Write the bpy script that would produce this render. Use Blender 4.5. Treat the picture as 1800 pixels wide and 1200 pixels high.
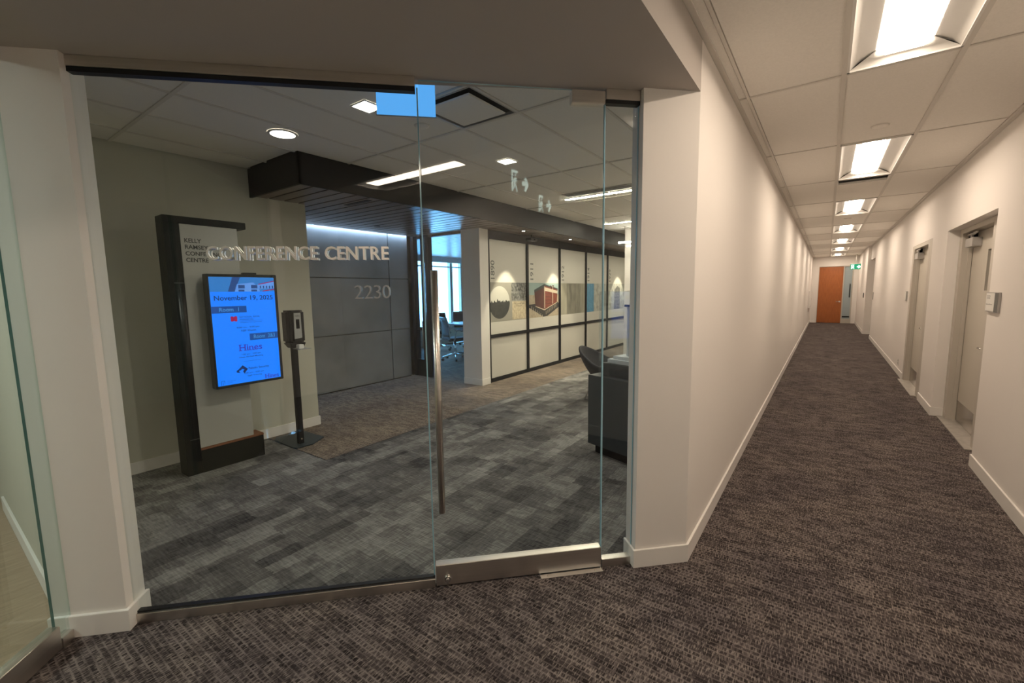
import bpy, bmesh, math, random
from mathutils import Vector, Matrix
random.seed(7)
for o in list(bpy.data.objects): bpy.data.objects.remove(o)
SC = bpy.context.scene; COL = SC.collection
# ------------------------------------------------------------------ camera, world, exposure
F, PIT, ROL, YAW = 769.9, 0.114745, -0.0142459, -0.62258      # focal length in px of an 1800 px wide frame
def cam_axes():
    cz, sz = math.cos(YAW), math.sin(YAW); cx, sx = math.cos(PIT), math.sin(PIT); cy, sy = math.cos(ROL), math.sin(ROL)
    Rz = Matrix(((cz, -sz, 0), (sz, cz, 0), (0, 0, 1))); Rx = Matrix(((1, 0, 0), (0, cx, -sx), (0, sx, cx)))
    Ry = Matrix(((cy, -sy, 0), (sy, cy, 0), (0, 0, 1))); B = Matrix(((1, 0, 0), (0, 0, -1), (0, 1, 0)))
    return Ry @ Rx @ B @ Rz
A = cam_axes()
cd = bpy.data.cameras.new('camera'); cam = bpy.data.objects.new('camera', cd); COL.objects.link(cam)
cd.sensor_width = 36; cd.lens = F * 36 / 1800; cd.clip_start = 0.05; cd.clip_end = 200
r, d, f = A[0], A[1], A[2]
cam.matrix_world = Matrix(((r[0], -d[0], -f[0], 0), (r[1], -d[1], -f[1], 0), (r[2], -d[2], -f[2], 1.5), (0, 0, 0, 1)))
SC.camera = cam
W = bpy.data.worlds.new('world'); SC.world = W; W.use_nodes = True
W.node_tree.nodes['Background'].inputs[0].default_value = (0.26, 0.60, 1.0, 1)
W.node_tree.nodes['Background'].inputs[1].default_value = 10.0
SC.view_settings.view_transform = 'Standard'; SC.view_settings.look = 'None'
SC.view_settings.exposure = 0.35; SC.view_settings.gamma = 1.0; SC.view_settings.use_curve_mapping = False
LAMP = (1.0, 0.83, 0.66)
TROFFER = 27.0

# ------------------------------------------------------------------ materials
M = {}
def nodes(name):
    m = bpy.data.materials.new(name); m.use_nodes = True; M[name] = m
    nt = m.node_tree; return m, nt, nt.nodes['Principled BSDF']
def mat(name, col, rough=0.5, metal=0.0, noise=0.0, nscale=8.0, bump=0.0, bscale=200.0, spec=0.5, stretch=(1, 1, 1), **kw):
    m, nt, p = nodes(name)
    p.inputs['Base Color'].default_value = (*col, 1); p.inputs['Roughness'].default_value = rough
    p.inputs['Metallic'].default_value = metal; p.inputs['Specular IOR Level'].default_value = spec
    if noise or bump:
        tc = nt.nodes.new('ShaderNodeNewGeometry'); mp = nt.nodes.new('ShaderNodeMapping'); mp.inputs['Scale'].default_value = stretch
        nt.links.new(tc.outputs['Position'], mp.inputs['Vector'])
    if noise:
        n = nt.nodes.new('ShaderNodeTexNoise'); n.inputs['Scale'].default_value = nscale; n.inputs['Detail'].default_value = 5
        nt.links.new(mp.outputs[0], n.inputs['Vector'])
        rp = nt.nodes.new('ShaderNodeValToRGB')
        lo = [max(0, c * (1 - noise)) for c in col]; hi = [min(1, c * (1 + noise)) for c in col]
        rp.color_ramp.elements[0].position = .3; rp.color_ramp.elements[1].position = .7
        rp.color_ramp.elements[0].color = (*lo, 1); rp.color_ramp.elements[1].color = (*hi, 1)
        nt.links.new(n.outputs['Fac'], rp.inputs[0]); nt.links.new(rp.outputs[0], p.inputs['Base Color'])
    if bump:
        n2 = nt.nodes.new('ShaderNodeTexNoise'); n2.inputs['Scale'].default_value = bscale; n2.inputs['Detail'].default_value = 3
        nt.links.new(mp.outputs[0], n2.inputs['Vector'])
        b = nt.nodes.new('ShaderNodeBump'); b.inputs['Strength'].default_value = bump; b.inputs['Distance'].default_value = .002
        nt.links.new(n2.outputs['Fac'], b.inputs['Height']); nt.links.new(b.outputs[0], p.inputs['Normal'])
    return m
def emit(name, col, strength, base=(0, 0, 0)):
    m, nt, p = nodes(name)
    p.inputs['Base Color'].default_value = (*base, 1); p.inputs['Emission Color'].default_value = (*col, 1)
    p.inputs['Emission Strength'].default_value = strength; p.inputs['Roughness'].default_value = .4
    return m
def glass(name, tint, ior=1.5, rough=0.0):
    # architectural pane: see-through with a Fresnel mirror on both faces
    m = bpy.data.materials.new(name); m.use_nodes = True; M[name] = m
    nt = m.node_tree; nt.nodes.clear()
    out = nt.nodes.new('ShaderNodeOutputMaterial'); mx = nt.nodes.new('ShaderNodeMixShader')
    tr = nt.nodes.new('ShaderNodeBsdfTransparent'); gl = nt.nodes.new('ShaderNodeBsdfGlossy'); fr = nt.nodes.new('ShaderNodeFresnel')
    ge = nt.nodes.new('ShaderNodeNewGeometry'); mi = nt.nodes.new('ShaderNodeMix'); mi.data_type = 'FLOAT'
    mi.inputs[2].default_value = ior; mi.inputs[3].default_value = 1 / ior
    nt.links.new(ge.outputs['Backfacing'], mi.inputs[0]); nt.links.new(mi.outputs[0], fr.inputs['IOR'])
    tr.inputs[0].default_value = (*tint, 1); gl.inputs['Roughness'].default_value = rough
    nt.links.new(fr.outputs[0], mx.inputs[0]); nt.links.new(tr.outputs[0], mx.inputs[1]); nt.links.new(gl.outputs[0], mx.inputs[2])
    nt.links.new(mx.outputs[0], out.inputs[0]); return m
def carpet(name, dark, mid, light, patch=0.0):
    # woven loop pile: light yarns run along Y, dark slubs along X
    m, nt, p = nodes(name); L = nt.links.new; N = nt.nodes.new
    g = N('ShaderNodeNewGeometry')
    def nz(sc, scale=1.0, detail=2.0, vor=False):
        mp = N('ShaderNodeMapping'); mp.inputs['Scale'].default_value = sc; L(g.outputs['Position'], mp.inputs['Vector'])
        n = N('ShaderNodeTexNoise'); n.inputs['Scale'].default_value = scale; n.inputs['Detail'].default_value = detail
        L(mp.outputs[0], n.inputs['Vector']); return n.outputs['Fac']
    def ramp(fac, a, b, c0=(0, 0, 0), c1=(1, 1, 1)):
        rp = N('ShaderNodeValToRGB'); rp.color_ramp.elements[0].position = a; rp.color_ramp.elements[1].position = b
        rp.color_ramp.elements[0].color = (*c0, 1); rp.color_ramp.elements[1].color = (*c1, 1); L(fac, rp.inputs[0]); return rp.outputs[0]
    def mix(fac, a, b):
        mx = N('ShaderNodeMix'); mx.data_type = 'RGBA'
        for i, v in ((0, fac), (6, a), (7, b)):
            if isinstance(v, tuple): mx.inputs[i].default_value = (*v, 1)
            elif isinstance(v, float): mx.inputs[i].default_value = v
            else: L(v, mx.inputs[i])
        return mx.outputs[2]
    # distorted brick weave: dark loops in rows along X, light threads between them
    dn = N('ShaderNodeTexNoise'); dn.inputs['Scale'].default_value = 30; dn.inputs['Detail'].default_value = 2; L(g.outputs['Position'], dn.inputs['Vector'])
    da = N('ShaderNodeVectorMath'); da.operation = 'MULTIPLY_ADD'; da.inputs[1].default_value = (.012, .007, 0); L(dn.outputs['Color'], da.inputs[0]); L(g.outputs['Position'], da.inputs[2])
    def brick(w, h, mort, off, frq, c1, c2, cm, shift):
        mp = N('ShaderNodeMapping'); mp.inputs['Location'].default_value = (shift, shift * .37, 0); L(da.outputs[0], mp.inputs['Vector'])
        b_ = N('ShaderNodeTexBrick'); L(mp.outputs[0], b_.inputs['Vector']); b_.inputs['Scale'].default_value = 1
        b_.inputs['Brick Width'].default_value = w; b_.inputs['Row Height'].default_value = h; b_.inputs['Mortar Size'].default_value = mort
        b_.inputs['Mortar Smooth'].default_value = .5; b_.offset = off; b_.offset_frequency = frq; b_.squash = 1.6; b_.squash_frequency = 3
        for k_, v_ in (('Color1', c1), ('Color2', c2), ('Mortar', cm)): b_.inputs[k_].default_value = (*v_, 1)
        return b_.outputs['Color']
    lo = tuple(a_ * .68 + b_ * .32 for a_, b_ in zip(mid, light))
    k1 = brick(.021, .0235, .0045, .37, 2, dark, mid, lo, 0.0); k2 = brick(.052, .0235, .0042, .61, 3, dark, tuple(.5 * (a_ + b_) for a_, b_ in zip(dark, mid)), mid, 3.3)
    sel = ramp(nz((7, 16, 1), 1, 2), .46, .54); c = mix(sel, k1, k2)
    band = ramp(nz((3, 34, 1), 1, 2), .52, .60)             # rows where the dark loops run together
    bs = N('ShaderNodeMath'); bs.operation = 'MULTIPLY'; bs.inputs[1].default_value = .38; L(band, bs.inputs[0]); c = mix(bs.outputs[0], c, dark)
    thr = ramp(nz((60, 4, 1), 1, 2), .56, .64); ts = N('ShaderNodeMath'); ts.operation = 'MULTIPLY'; ts.inputs[1].default_value = .28; L(thr, ts.inputs[0]); c = mix(ts.outputs[0], c, lo)
    yarn = ramp(nz((210, 34, 1), 1, 1), .54, .66)           # single light fibres along Y
    yl = N('ShaderNodeMath'); yl.operation = 'MULTIPLY'; yl.inputs[1].default_value = .55; L(yarn, yl.inputs[0])
    c = mix(yl.outputs[0], c, light)
    fib = ramp(nz((320, 320, 1), 1, 1), .40, .70); fm = N('ShaderNodeMath'); fm.operation = 'MULTIPLY'; fm.inputs[1].default_value = .20; L(fib, fm.inputs[0]); c = mix(fm.outputs[0], c, lo)
    big = ramp(nz((2.2, 2.2, 1), 1, 3), .35, .68)
    bm = N('ShaderNodeMix'); bm.data_type = 'RGBA'; bm.blend_type = 'MULTIPLY'; bm.inputs[0].default_value = 1.0
    L(c, bm.inputs[6]); L(mix(big, (.78, .76, .78), (1.1, 1.07, 1.02)), bm.inputs[7])
    L(bm.outputs[2], p.inputs['Base Color']); p.inputs['Roughness'].default_value = .95; p.inputs['Specular IOR Level'].default_value = .1
    b = N('ShaderNodeBump'); b.inputs['Strength'].default_value = .35; b.inputs['Distance'].default_value = .003
    L(yarn, b.inputs['Height']); L(b.outputs[0], p.inputs['Normal']); return m
def plank_carpet(name):
    # heathered grey carpet planks: each tile has its own tone (object random) plus worn rectangles and streaks
    m, nt, p = nodes(name); L = nt.links.new; N = nt.nodes.new
    g = N('ShaderNodeNewGeometry'); oi = N('ShaderNodeObjectInfo')
    def nz(sc, detail=3.0):
        mp = N('ShaderNodeMapping'); mp.inputs['Scale'].default_value = sc; L(g.outputs['Position'], mp.inputs['Vector'])
        n = N('ShaderNodeTexNoise'); n.inputs['Scale'].default_value = 1; n.inputs['Detail'].default_value = detail
        L(mp.outputs[0], n.inputs['Vector']); return n.outputs['Fac']
    def cells(sc, off):
        mp = N('ShaderNodeMapping'); mp.inputs['Scale'].default_value = sc; mp.inputs['Location'].default_value = (off, off * 1.7, 0); L(g.outputs['Position'], mp.inputs['Vector'])
        dn = N('ShaderNodeTexNoise'); dn.inputs['Scale'].default_value = 25; L(g.outputs['Position'], dn.inputs['Vector'])
        dd = N('ShaderNodeVectorMath'); dd.operation = 'MULTIPLY_ADD'; dd.inputs[1].default_value = (.35, .35, 0); L(dn.outputs['Color'], dd.inputs[0]); L(mp.outputs[0], dd.inputs[2])
        sn_ = N('ShaderNodeVectorMath'); sn_.operation = 'FLOOR'; L(dd.outputs[0], sn_.inputs[0]); mz = N('ShaderNodeVectorMath'); mz.operation = 'MULTIPLY'; mz.inputs[1].default_value = (1, 1, 0); L(sn_.outputs[0], mz.inputs[0])
        v = N('ShaderNodeTexWhiteNoise'); L(mz.outputs[0], v.inputs['Vector']); return v.outputs['Value']
    def madd(a, b, s, off=0.0):
        k = N('ShaderNodeMath'); k.operation = 'MULTIPLY_ADD'; L(a, k.inputs[0]); k.inputs[1].default_value = s
        if b is None: k.inputs[2].default_value = off
        else: L(b, k.inputs[2])
        return k.outputs[0]
    v = madd(oi.outputs['Random'], None, .13, .0)
    v = madd(cells((10, 4.2, 1), .3), v, .15); v = madd(cells((6, 12, 1), 5.1), v, .12); v = madd(nz((11, 95, 1), 4), v, .40); v = madd(nz((110, 12, 1), 4), v, .36); v = madd(nz((2.2, 2.2, 1)), v, .30)
    rp = N('ShaderNodeValToRGB'); e = rp.color_ramp.elements; e[0].position = .50; e[1].position = 1.02
    e[0].color = (.035, .034, .037, 1); e[1].color = (.34, .335, .32, 1)
    x = e.new(.74); x.color = (.135, .130, .128, 1)
    L(v, rp.inputs[0]); L(rp.outputs[0], p.inputs['Base Color']); p.inputs['Roughness'].default_value = .95; p.inputs['Specular IOR Level'].default_value = .1
    return m
def wood(name, a, b, stretch, rough=.45, scale=6):
    m, nt, p = nodes(name); L = nt.links.new; N = nt.nodes.new
    g = N('ShaderNodeNewGeometry'); mp = N('ShaderNodeMapping'); mp.inputs['Scale'].default_value = stretch; L(g.outputs['Position'], mp.inputs['Vector'])
    n = N('ShaderNodeTexNoise'); n.inputs['Scale'].default_value = scale; n.inputs['Detail'].default_value = 6; n.inputs['Distortion'].default_value = .6
    L(mp.outputs[0], n.inputs['Vector']); rp = N('ShaderNodeValToRGB')
    rp.color_ramp.elements[0].position = .3; rp.color_ramp.elements[1].position = .7
    rp.color_ramp.elements[0].color = (*a, 1); rp.color_ramp.elements[1].color = (*b, 1)
    L(n.outputs['Fac'], rp.inputs[0]); L(rp.outputs[0], p.inputs['Base Color']); p.inputs['Roughness'].default_value = rough; return m

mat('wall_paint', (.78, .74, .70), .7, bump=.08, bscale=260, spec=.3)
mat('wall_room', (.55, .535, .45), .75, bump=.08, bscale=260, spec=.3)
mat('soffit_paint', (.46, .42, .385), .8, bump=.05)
mat('trim_white', (.80, .77, .73), .45)
mat('tile', (.86, .82, .76), .9, noise=.03, nscale=90, bump=.25, bscale=420, spec=.2)
mat('tee', (.70, .66, .60), .55)
mat('plenum', (.10, .10, .10), .9)
mat('troffer_white', (.80, .78, .74), .45)
emit('troffer_lens', LAMP, TROFFER, (.8, .8, .8)); emit('basket_glow', LAMP, 1.1, (.5, .5, .5))
emit('linear_lens', (1.0, .88, .68), 115.0, (.8, .8, .8))
emit('side_fill_lens', (.98, .95, .92), 24.0, (.8, .8, .8))  # glow of the added light in the side space
emit('lens_soft', (1.0, .93, .82), 9.0, (.8, .8, .8))
emit('downlight_glow', (1.0, .93, .82), 14.0, (.8, .8, .8))
emit('cove_glow', (.50, .70, 1.0), 46.0, (.8, .8, .8))
mat('chrome', (.75, .74, .72), .18, 1.0)
mat('steel', (.70, .66, .61), .33, 1.0, noise=.05, nscale=2, stretch=(1, 1, 40))
mat('steel_letter', (.92, .88, .83), .42, 1.0)
mat('numeral_grey', (.36, .36, .36), .4, .5)
mat('gasket', (.004, .004, .005), .5)
mat('black_metal', (.006, .006, .007), .5, spec=.15)
mat('black_plastic', (.012, .012, .013), .35)
mat('charcoal', (.024, .034, .040), .5, noise=.08, nscale=30)
mat('white_panel', (.42, .415, .38), .55)
mat('grey_plastic', (.36, .36, .35), .35)
mat('white_plastic', (.75, .74, .70), .4)
mat('door_paint', (.52, .48, .41), .45, bump=.03)
mat('frame_paint', (.50, .46, .40), .42)
mat('closer_grey', (.42, .40, .38), .4, .2)
mat('kick_metal', (.45, .42, .39), .22, 1.0)
mat('threshold_metal', (.46, .43, .39), .45, .5, noise=.12, nscale=20)
wood('orange_wood', (.30, .085, .018), (.42, .13, .03), (14, 14, .8), .38)
wood('ledge_wood', (.16, .06, .025), (.25, .10, .045), (20, 2, 20), .5)
wood('plank_wood', (.12, .088, .074), (.19, .142, .118), (1.2, 14, 14), .33)
wood('oak_floor', (.30, .215, .14), (.42, .31, .21), (9, 1.2, 1), .42)
mat('concrete', (.27, .27, .275), .6, noise=.22, nscale=1.6, bump=.2, bscale=40)
carpet('carpet_brown', (.0115, .0086, .0092), (.092, .077, .077), (.345, .300, .278))
carpet('carpet_walk', (.060, .048, .042), (.20, .165, .14), (.44, .37, .30))
plank_carpet('carpet_plank')
glass('glass_clear', (.92, .95, .945)); glass('glass_side', (.84, .92, .89)); glass('acrylic', (.96, .98, .99)); glass('glass_window', (.85, .95, 1.0))
glass('glass_meeting', (.75, .8, .83))
mat('glass_edge', (.035, .13, .12), .1, spec=.9)
mat('glass_edge_bright', (.28, .50, .58), .12, spec=.9)  # glass edge with the light it catches painted in
mat('edge_cyan', (.40, .66, .78), .12, spec=.9)  # light piped through the glass edge, painted as cyan
mat('frosted', (.34, .40, .42), .25)
mat('pane_white', (.62, .59, .53), .5)
mat('fabric_navy', (.012, .014, .022), .8, bump=.2)
mat('mesh_black', (.012, .016, .02), .7)
mat('plaster_white', (.70, .72, .74), .6)
emit('screen_blue', (0.0, .19, 1.0), 1.0)
emit('screen_text', (.0, .022, .16), .6); emit('screen_pale', (.10, .42, .95), .7); emit('screen_bar', (.0, .085, .42), .6)
emit('screen_violet', (.035, .008, .36), .9); emit('screen_red', (.28, .0, .06), 1.0); emit('screen_sky', (.02, .16, .48), 1.0); emit('screen_dark', (.01, .05, .19), 1.0); emit('screen_wall', (.10, .26, .68), 1.0)
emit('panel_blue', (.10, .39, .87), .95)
emit('exit_green', (.0, .30, .13), 1.0); emit('exit_white', (.75, 1.0, .86), 2.4); emit('exit_clear', (.80, 1.0, .90), 4.2)
mat('ink_dark', (.035, .034, .032), .6); mat('ink_mid', (.14, .14, .13), .6)
mat('print_grey', (.30, .285, .245), .6); mat('print_sky', (.60, .58, .52), .6); mat('print_teal', (.30, .40, .38), .6, noise=.12, nscale=2)
mat('print_tan', (.46, .38, .27), .6, noise=.18, nscale=18); mat('print_ground', (.028, .030, .028), .6, noise=.6, nscale=28)
mat('print_bw', (.16, .16, .15), .6, noise=.95, nscale=22); mat('print_doc', (.50, .42, .29), .6, noise=.28, nscale=24)
mat('print_red', (.18, .045, .028), .6, noise=.30, nscale=10, stretch=(1, 1, 9)); mat('print_red_dark', (.09, .026, .020), .6, noise=.3, nscale=10, stretch=(1, 1, 9))
mat('print_cream', (.52, .44, .33), .6); mat('print_map', (.36, .335, .26), .6, noise=.25, nscale=4, stretch=(1, 1.5, .5))
mat('print_map_dark', (.23, .215, .17), .6, noise=.35, nscale=6, stretch=(1, 2, .6)); mat('print_blue', (.085, .27, .44), .6, noise=.22, nscale=30)
mat('print_pale', (.42, .42, .38), .6, noise=.3, nscale=9); mat('print_roof', (.035, .06, .06), .6)
mat('shade_fabric', (.55, .62, .68), .8); mat('table_top', (.30, .31, .33), .25)
mat('outlet_white', (.70, .67, .62), .4)

# ------------------------------------------------------------------ mesh helpers
class MB:
    def __init__(s): s.v = []; s.f = []; s.sm = []
    def _add(s, vs, fs, smooth=False):
        b = len(s.v); s.v += [tuple(v) for v in vs]; s.f += [tuple(i + b for i in f) for f in fs]; s.sm += [smooth] * len(fs); return s
    def box(s, x0, x1, y0, y1, z0, z1):
        x0, x1 = min(x0, x1), max(x0, x1); y0, y1 = min(y0, y1), max(y0, y1); z0, z1 = min(z0, z1), max(z0, z1)
        vs = [(x, y, z) for z in (z0, z1) for x, y in ((x0, y0), (x1, y0), (x1, y1), (x0, y1))]
        return s._add(vs, [(3, 2, 1, 0), (4, 5, 6, 7), (0, 1, 5, 4), (1, 2, 6, 5), (2, 3, 7, 6), (3, 0, 4, 7)])
    def hexa(s, bot, top):
        return s._add(list(bot) + list(top), [(3, 2, 1, 0), (4, 5, 6, 7), (0, 1, 5, 4), (1, 2, 6, 5), (2, 3, 7, 6), (3, 0, 4, 7)])
    def prism(s, poly, z0, z1):
        a = sum(poly[i][0] * poly[(i + 1) % len(poly)][1] - poly[(i + 1) % len(poly)][0] * poly[i][1] for i in range(len(poly)))
        if a < 0: poly = poly[::-1]
        n = len(poly); vs = [(x, y, z0) for x, y in poly] + [(x, y, z1) for x, y in poly]
        return s._add(vs, [tuple(range(n - 1, -1, -1)), tuple(range(n, 2 * n))] + [(i, (i + 1) % n, n + (i + 1) % n, n + i) for i in range(n)])
    def poly(s, pts): return s._add(pts, [tuple(range(len(pts)))])
    def slab(s, pts, nrm, t):
        # flat polygon (3D points) given thickness t along nrm
        n = len(pts); q = [tuple(p[i] + nrm[i] * t for i in range(3)) for p in pts]
        return s._add(list(pts) + q, [tuple(range(n - 1, -1, -1)), tuple(range(n, 2 * n))] + [(i, (i + 1) % n, n + (i + 1) % n, n + i) for i in range(n)])
    def cyl(s, p0, p1, r, n=16, r1=None, smooth=True):
        p0, p1 = Vector(p0), Vector(p1); r1 = r if r1 is None else r1
        w = (p1 - p0).normalized(); u = w.orthogonal().normalized(); v = w.cross(u)
        vs = [p0 + (u * math.cos(6.28318 * i / n) + v * math.sin(6.28318 * i / n)) * r for i in range(n)]
        vs += [p1 + (u * math.cos(6.28318 * i / n) + v * math.sin(6.28318 * i / n)) * r1 for i in range(n)]
        s._add(vs, [(i, (i + 1) % n, n + (i + 1) % n, n + i) for i in range(n)], smooth)
        b = len(s.v) - 2 * n
        s.f += [tuple(b + i for i in range(n - 1, -1, -1)), tuple(b + n + i for i in range(n))]; s.sm += [False, False]; return s
    def tube(s, pts, r, n=8):
        for a, b in zip(pts[:-1], pts[1:]): s.cyl(a, b, r, n)
        for p in pts[1:-1]: s.ball(p, r, n)
        return s
    def ball(s, c, r, n=10):
        c = Vector(c); k = max(4, n // 2); prof = [(r * math.sin(math.pi * i / k), -r * math.cos(math.pi * i / k)) for i in range(k + 1)]
        return s.lathe(prof, c, n)
    def lathe(s, prof, c=(0, 0, 0), n=24, smooth=True):
        vs = []; fs = []
        for rr, z in prof:
            for i in range(n): vs.append((c[0] + rr * math.cos(6.28318 * i / n), c[1] + rr * math.sin(6.28318 * i / n), c[2] + z))
        for k in range(len(prof) - 1):
            for i in range(n): fs.append((k * n + i, k * n + (i + 1) % n, (k + 1) * n + (i + 1) % n, (k + 1) * n + i))
        return s._add(vs, fs, smooth)
    def grid(s, rows, smooth=True, closed=False):
        m = len(rows[0]); vs = [p for r_ in rows for p in r_]; fs = []
        for i in range(len(rows) - 1):
            for j in range(m if closed else m - 1):
                fs.append((i * m + j, i * m + (j + 1) % m, (i + 1) * m + (j + 1) % m, (i + 1) * m + j))
        return s._add(vs, fs, smooth)
    def build(s, name, m, parent=None, bevel=0.0, mods=None):
        xs = [v[0] for v in s.v]; ys = [v[1] for v in s.v]; zs = [v[2] for v in s.v]
        c = Vector(((min(xs) + max(xs)) / 2, (min(ys) + max(ys)) / 2, min(zs)))
        me = bpy.data.meshes.new(name); me.from_pydata([Vector(v) - c for v in s.v], [], s.f)
        for p_, k in zip(me.polygons, s.sm): p_.use_smooth = k
        if bevel:
            bm = bmesh.new(); bm.from_mesh(me)
            bmesh.ops.bevel(bm, geom=list(bm.edges), offset=bevel, segments=2, affect='EDGES', clamp_overlap=True); bm.to_mesh(me); bm.free()
        me.materials.append(M[m]); me.validate()
        o = bpy.data.objects.new(name, me); COL.objects.link(o); o.location = c; o.parent = parent
        if parent and parent.type == 'MESH': o.location = c - parent.location     # parts of the setting are given in world coordinates
        return o
def fix_normals(o):
    bm = bmesh.new(); bm.from_mesh(o.data); bmesh.ops.recalc_face_normals(bm, faces=bm.faces); bm.to_mesh(o.data); bm.free(); return o
def bx(name, m, *b, parent=None, bevel=0.0): return MB().box(*b).build(name, m, parent, bevel)
def thing(name, label, cat, loc=(0, 0, 0), rz=0.0, group=None):
    o = bpy.data.objects.new(name, None); COL.objects.link(o); o.location = loc; o.rotation_euler = (0, 0, rz)
    o.empty_display_size = .1; o['label'] = label; o['category'] = cat
    if group: o['group'] = group
    return o
def tag(o, label, cat, group=None, kind=None):
    o['label'] = label; o['category'] = cat
    if group: o['group'] = group
    if kind: o['kind'] = kind
    return o
def st(o, label, cat): return tag(o, label, cat, kind='structure')
def inst(name, src, loc, parent=None):
    o = bpy.data.objects.new(name, src.data); COL.objects.link(o); o.location = loc; o.parent = parent
    if parent and parent.type == 'MESH': o.location = Vector(loc) - parent.location
    return o
def copy_tree(o, parent=None):
    c = o.copy(); COL.objects.link(c); c.parent = parent
    for ch in list(o.children): copy_tree(ch, c)
    return c
def text_raw(s, bold=0.0, extrude=0.0):
    cu = bpy.data.curves.new('t', 'FONT'); cu.body = s; cu.size = 1; cu.offset = bold; cu.extrude = extrude; cu.resolution_u = 3
    o = bpy.data.objects.new('t', cu); COL.objects.link(o)
    dg = bpy.context.evaluated_depsgraph_get(); me = bpy.data.meshes.new_from_object(o.evaluated_get(dg))
    v = [tuple(p.co) for p in me.vertices]; fc = [tuple(p.vertices) for p in me.polygons]
    bpy.data.objects.remove(o); bpy.data.curves.remove(cu); bpy.data.meshes.remove(me); return v, fc
def text_fit(name, s, m, parent, o, ux, uy, w, h, bold=0.0, serif=False, un=None, depth=0.0):
    # lettering stretched to a box of w x h; ux, uy are the reading and up directions
    v, fc = text_raw(s, bold, .5 if depth else 0.0)
    x0 = min(p[0] for p in v); x1 = max(p[0] for p in v); y0 = min(p[1] for p in v); y1 = max(p[1] for p in v)
    o, ux, uy = Vector(o), Vector(ux), Vector(uy); un = Vector(un) if un else ux.cross(uy)
    b = MB(); b._add([o + ux * ((p[0] - x0) / (x1 - x0) * w) + uy * ((p[1] - y0) / (y1 - y0) * h) + un * (p[2] * depth) for p in v], fc)
    return b.build(name, m, parent)
def spot(name, loc, target, watts, angle, col=LAMP, blend=.5, size=.03):
    l = bpy.data.lights.new(name, 'SPOT'); l.energy = watts; l.color = col; l.spot_size = angle; l.spot_blend = blend; l.shadow_soft_size = size
    o = bpy.data.objects.new(name, l); COL.objects.link(o); o.location = loc
    o.rotation_euler = (Vector(target) - Vector(loc)).to_track_quat('-Z', 'Y').to_euler(); return o

CZ, RZ, SZ = 2.70, 2.72, 2.46          # corridor ceiling, conference ceiling, dropped soffit over the entrance
S2 = math.sqrt(.5)
def pq(p, q): return ((p + q) / 2, (q - p) / 2)     # p = x - y, q = x + y

# ------------------------------------------------------------------ floors
fl = MB().prism([(-.57, 22.65), (-.57, 2.42), pq(-3.03, 1.45), pq(-3.03, -2.05), pq(-3.02, -2.35), pq(.81, -2.35), (-.57, -1.6), (-.57, -6.1), (1.45, -6.1), (1.45, 22.65)], -.05, 0).build('floor', 'carpet_brown')
st(fl, 'dark brown woven carpet of the long corridor and glass entrance alcove', 'floor')
fw = MB().prism([(-9.1, 5.3), (-6.1, 5.3), (-6.1, 2.12), (-3.61, 2.12), (-3.61, 15.1), (-9.1, 15.1)], -.05, 0).build('floor', 'carpet_walk')
st(fw, 'lighter brown woven carpet strip along the concrete and picture walls', 'floor')
fc = MB().prism([(-4.8, .38), (-2.5, .38), pq(-3.04, -2.05), pq(-3.04, 1.45), (-.64, 2.42), (-.64, 15.1), (-3.62, 15.1), (-3.62, 2.11), (-4.8, 2.11)], -.05, -.0045).build('floor', 'plenum')
st(fc, 'grey heathered carpet planks behind the glass entrance', 'floor')
t0 = None
def inside(x, y): return x - y < -3.03
def clip_poly(poly, a, b, c):           # keep a x + b y <= c
    out = []
    for i in range(len(poly)):
        p, q_ = poly[i], poly[(i + 1) % len(poly)]; dp = a * p[0] + b * p[1] - c; dq = a * q_[0] + b * q_[1] - c
        if dp <= 0: out.append(p)
        if dp * dq < 0:
            t = dp / (dp - dq); out.append((p[0] + (q_[0] - p[0]) * t, p[1] + (q_[1] - p[1]) * t))
    return out
def carpet_plank(x0, x1, y0, y1):
    global t0
    g = .0005; poly = [(x0 + g, y0 + g), (x1 - g, y0 + g), (x1 - g, y1 - g), (x0 + g, y1 - g)]
    full = poly
    poly = clip_poly(poly, 1, -1, -3.045); poly = clip_poly(poly, 1, 0, -.70); poly = clip_poly(poly, 0, -1, -.42)
    if len(poly) < 3: return
    loc = ((x0 + x1) / 2, (y0 + y1) / 2, -.0045)
    if poly == full and abs((x1 - x0) - .25) < 1e-6 and abs((y1 - y0) - 1) < 1e-6:
        if t0 is None: t0 = MB().prism(poly, -.0045, 0).build('carpet_tile', 'carpet_plank', fc); return
        inst('carpet_tile', t0, loc, fc)
    else: MB().prism(poly, -.0045, 0).build('carpet_tile', 'carpet_plank', fc)
ci = 0; x = -4.7
while x < -.7:
    y = -.6 + .5 * (ci % 2) - .25 * (ci % 3)
    ymax = 9.2
    while y < ymax:
        ya = y; yb = y + 1
        if x + .001 < -3.62 and ya < 2.11 < yb: yb = 2.11
        xb = x + .25
        if x < -3.62 < xb and ya >= 2.11: xa = -3.62
        else: xa = x
        if not (x + .25 <= -3.62 and ya >= 2.11) and yb - ya > .02: carpet_plank(xa, xb, ya, yb)
        if x < -3.62 and yb == 2.11 and xb > -3.62: carpet_plank(-3.62, xb, 2.11, y + 1)
        y += 1
    ci += 1; x += .25
MB().prism([(-3.62, 9.0), (-.7, 9.0), (-.7, 15.05), (-3.62, 15.05)], -.0045, -.001).build('carpet_beyond', 'carpet_plank', fc)
st(MB().prism([(-6.25, -4.65), (-.62, -4.65), (-.62, -1.75), (-.75, -1.6), pq(.8, -2.36), pq(-2.95, -2.36), (-2.6, .36), (-6.2, .36)], -.05, -.001).build('floor', 'oak_floor'), 'pale oak floor seen through the glass door at far left', 'floor')

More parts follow.
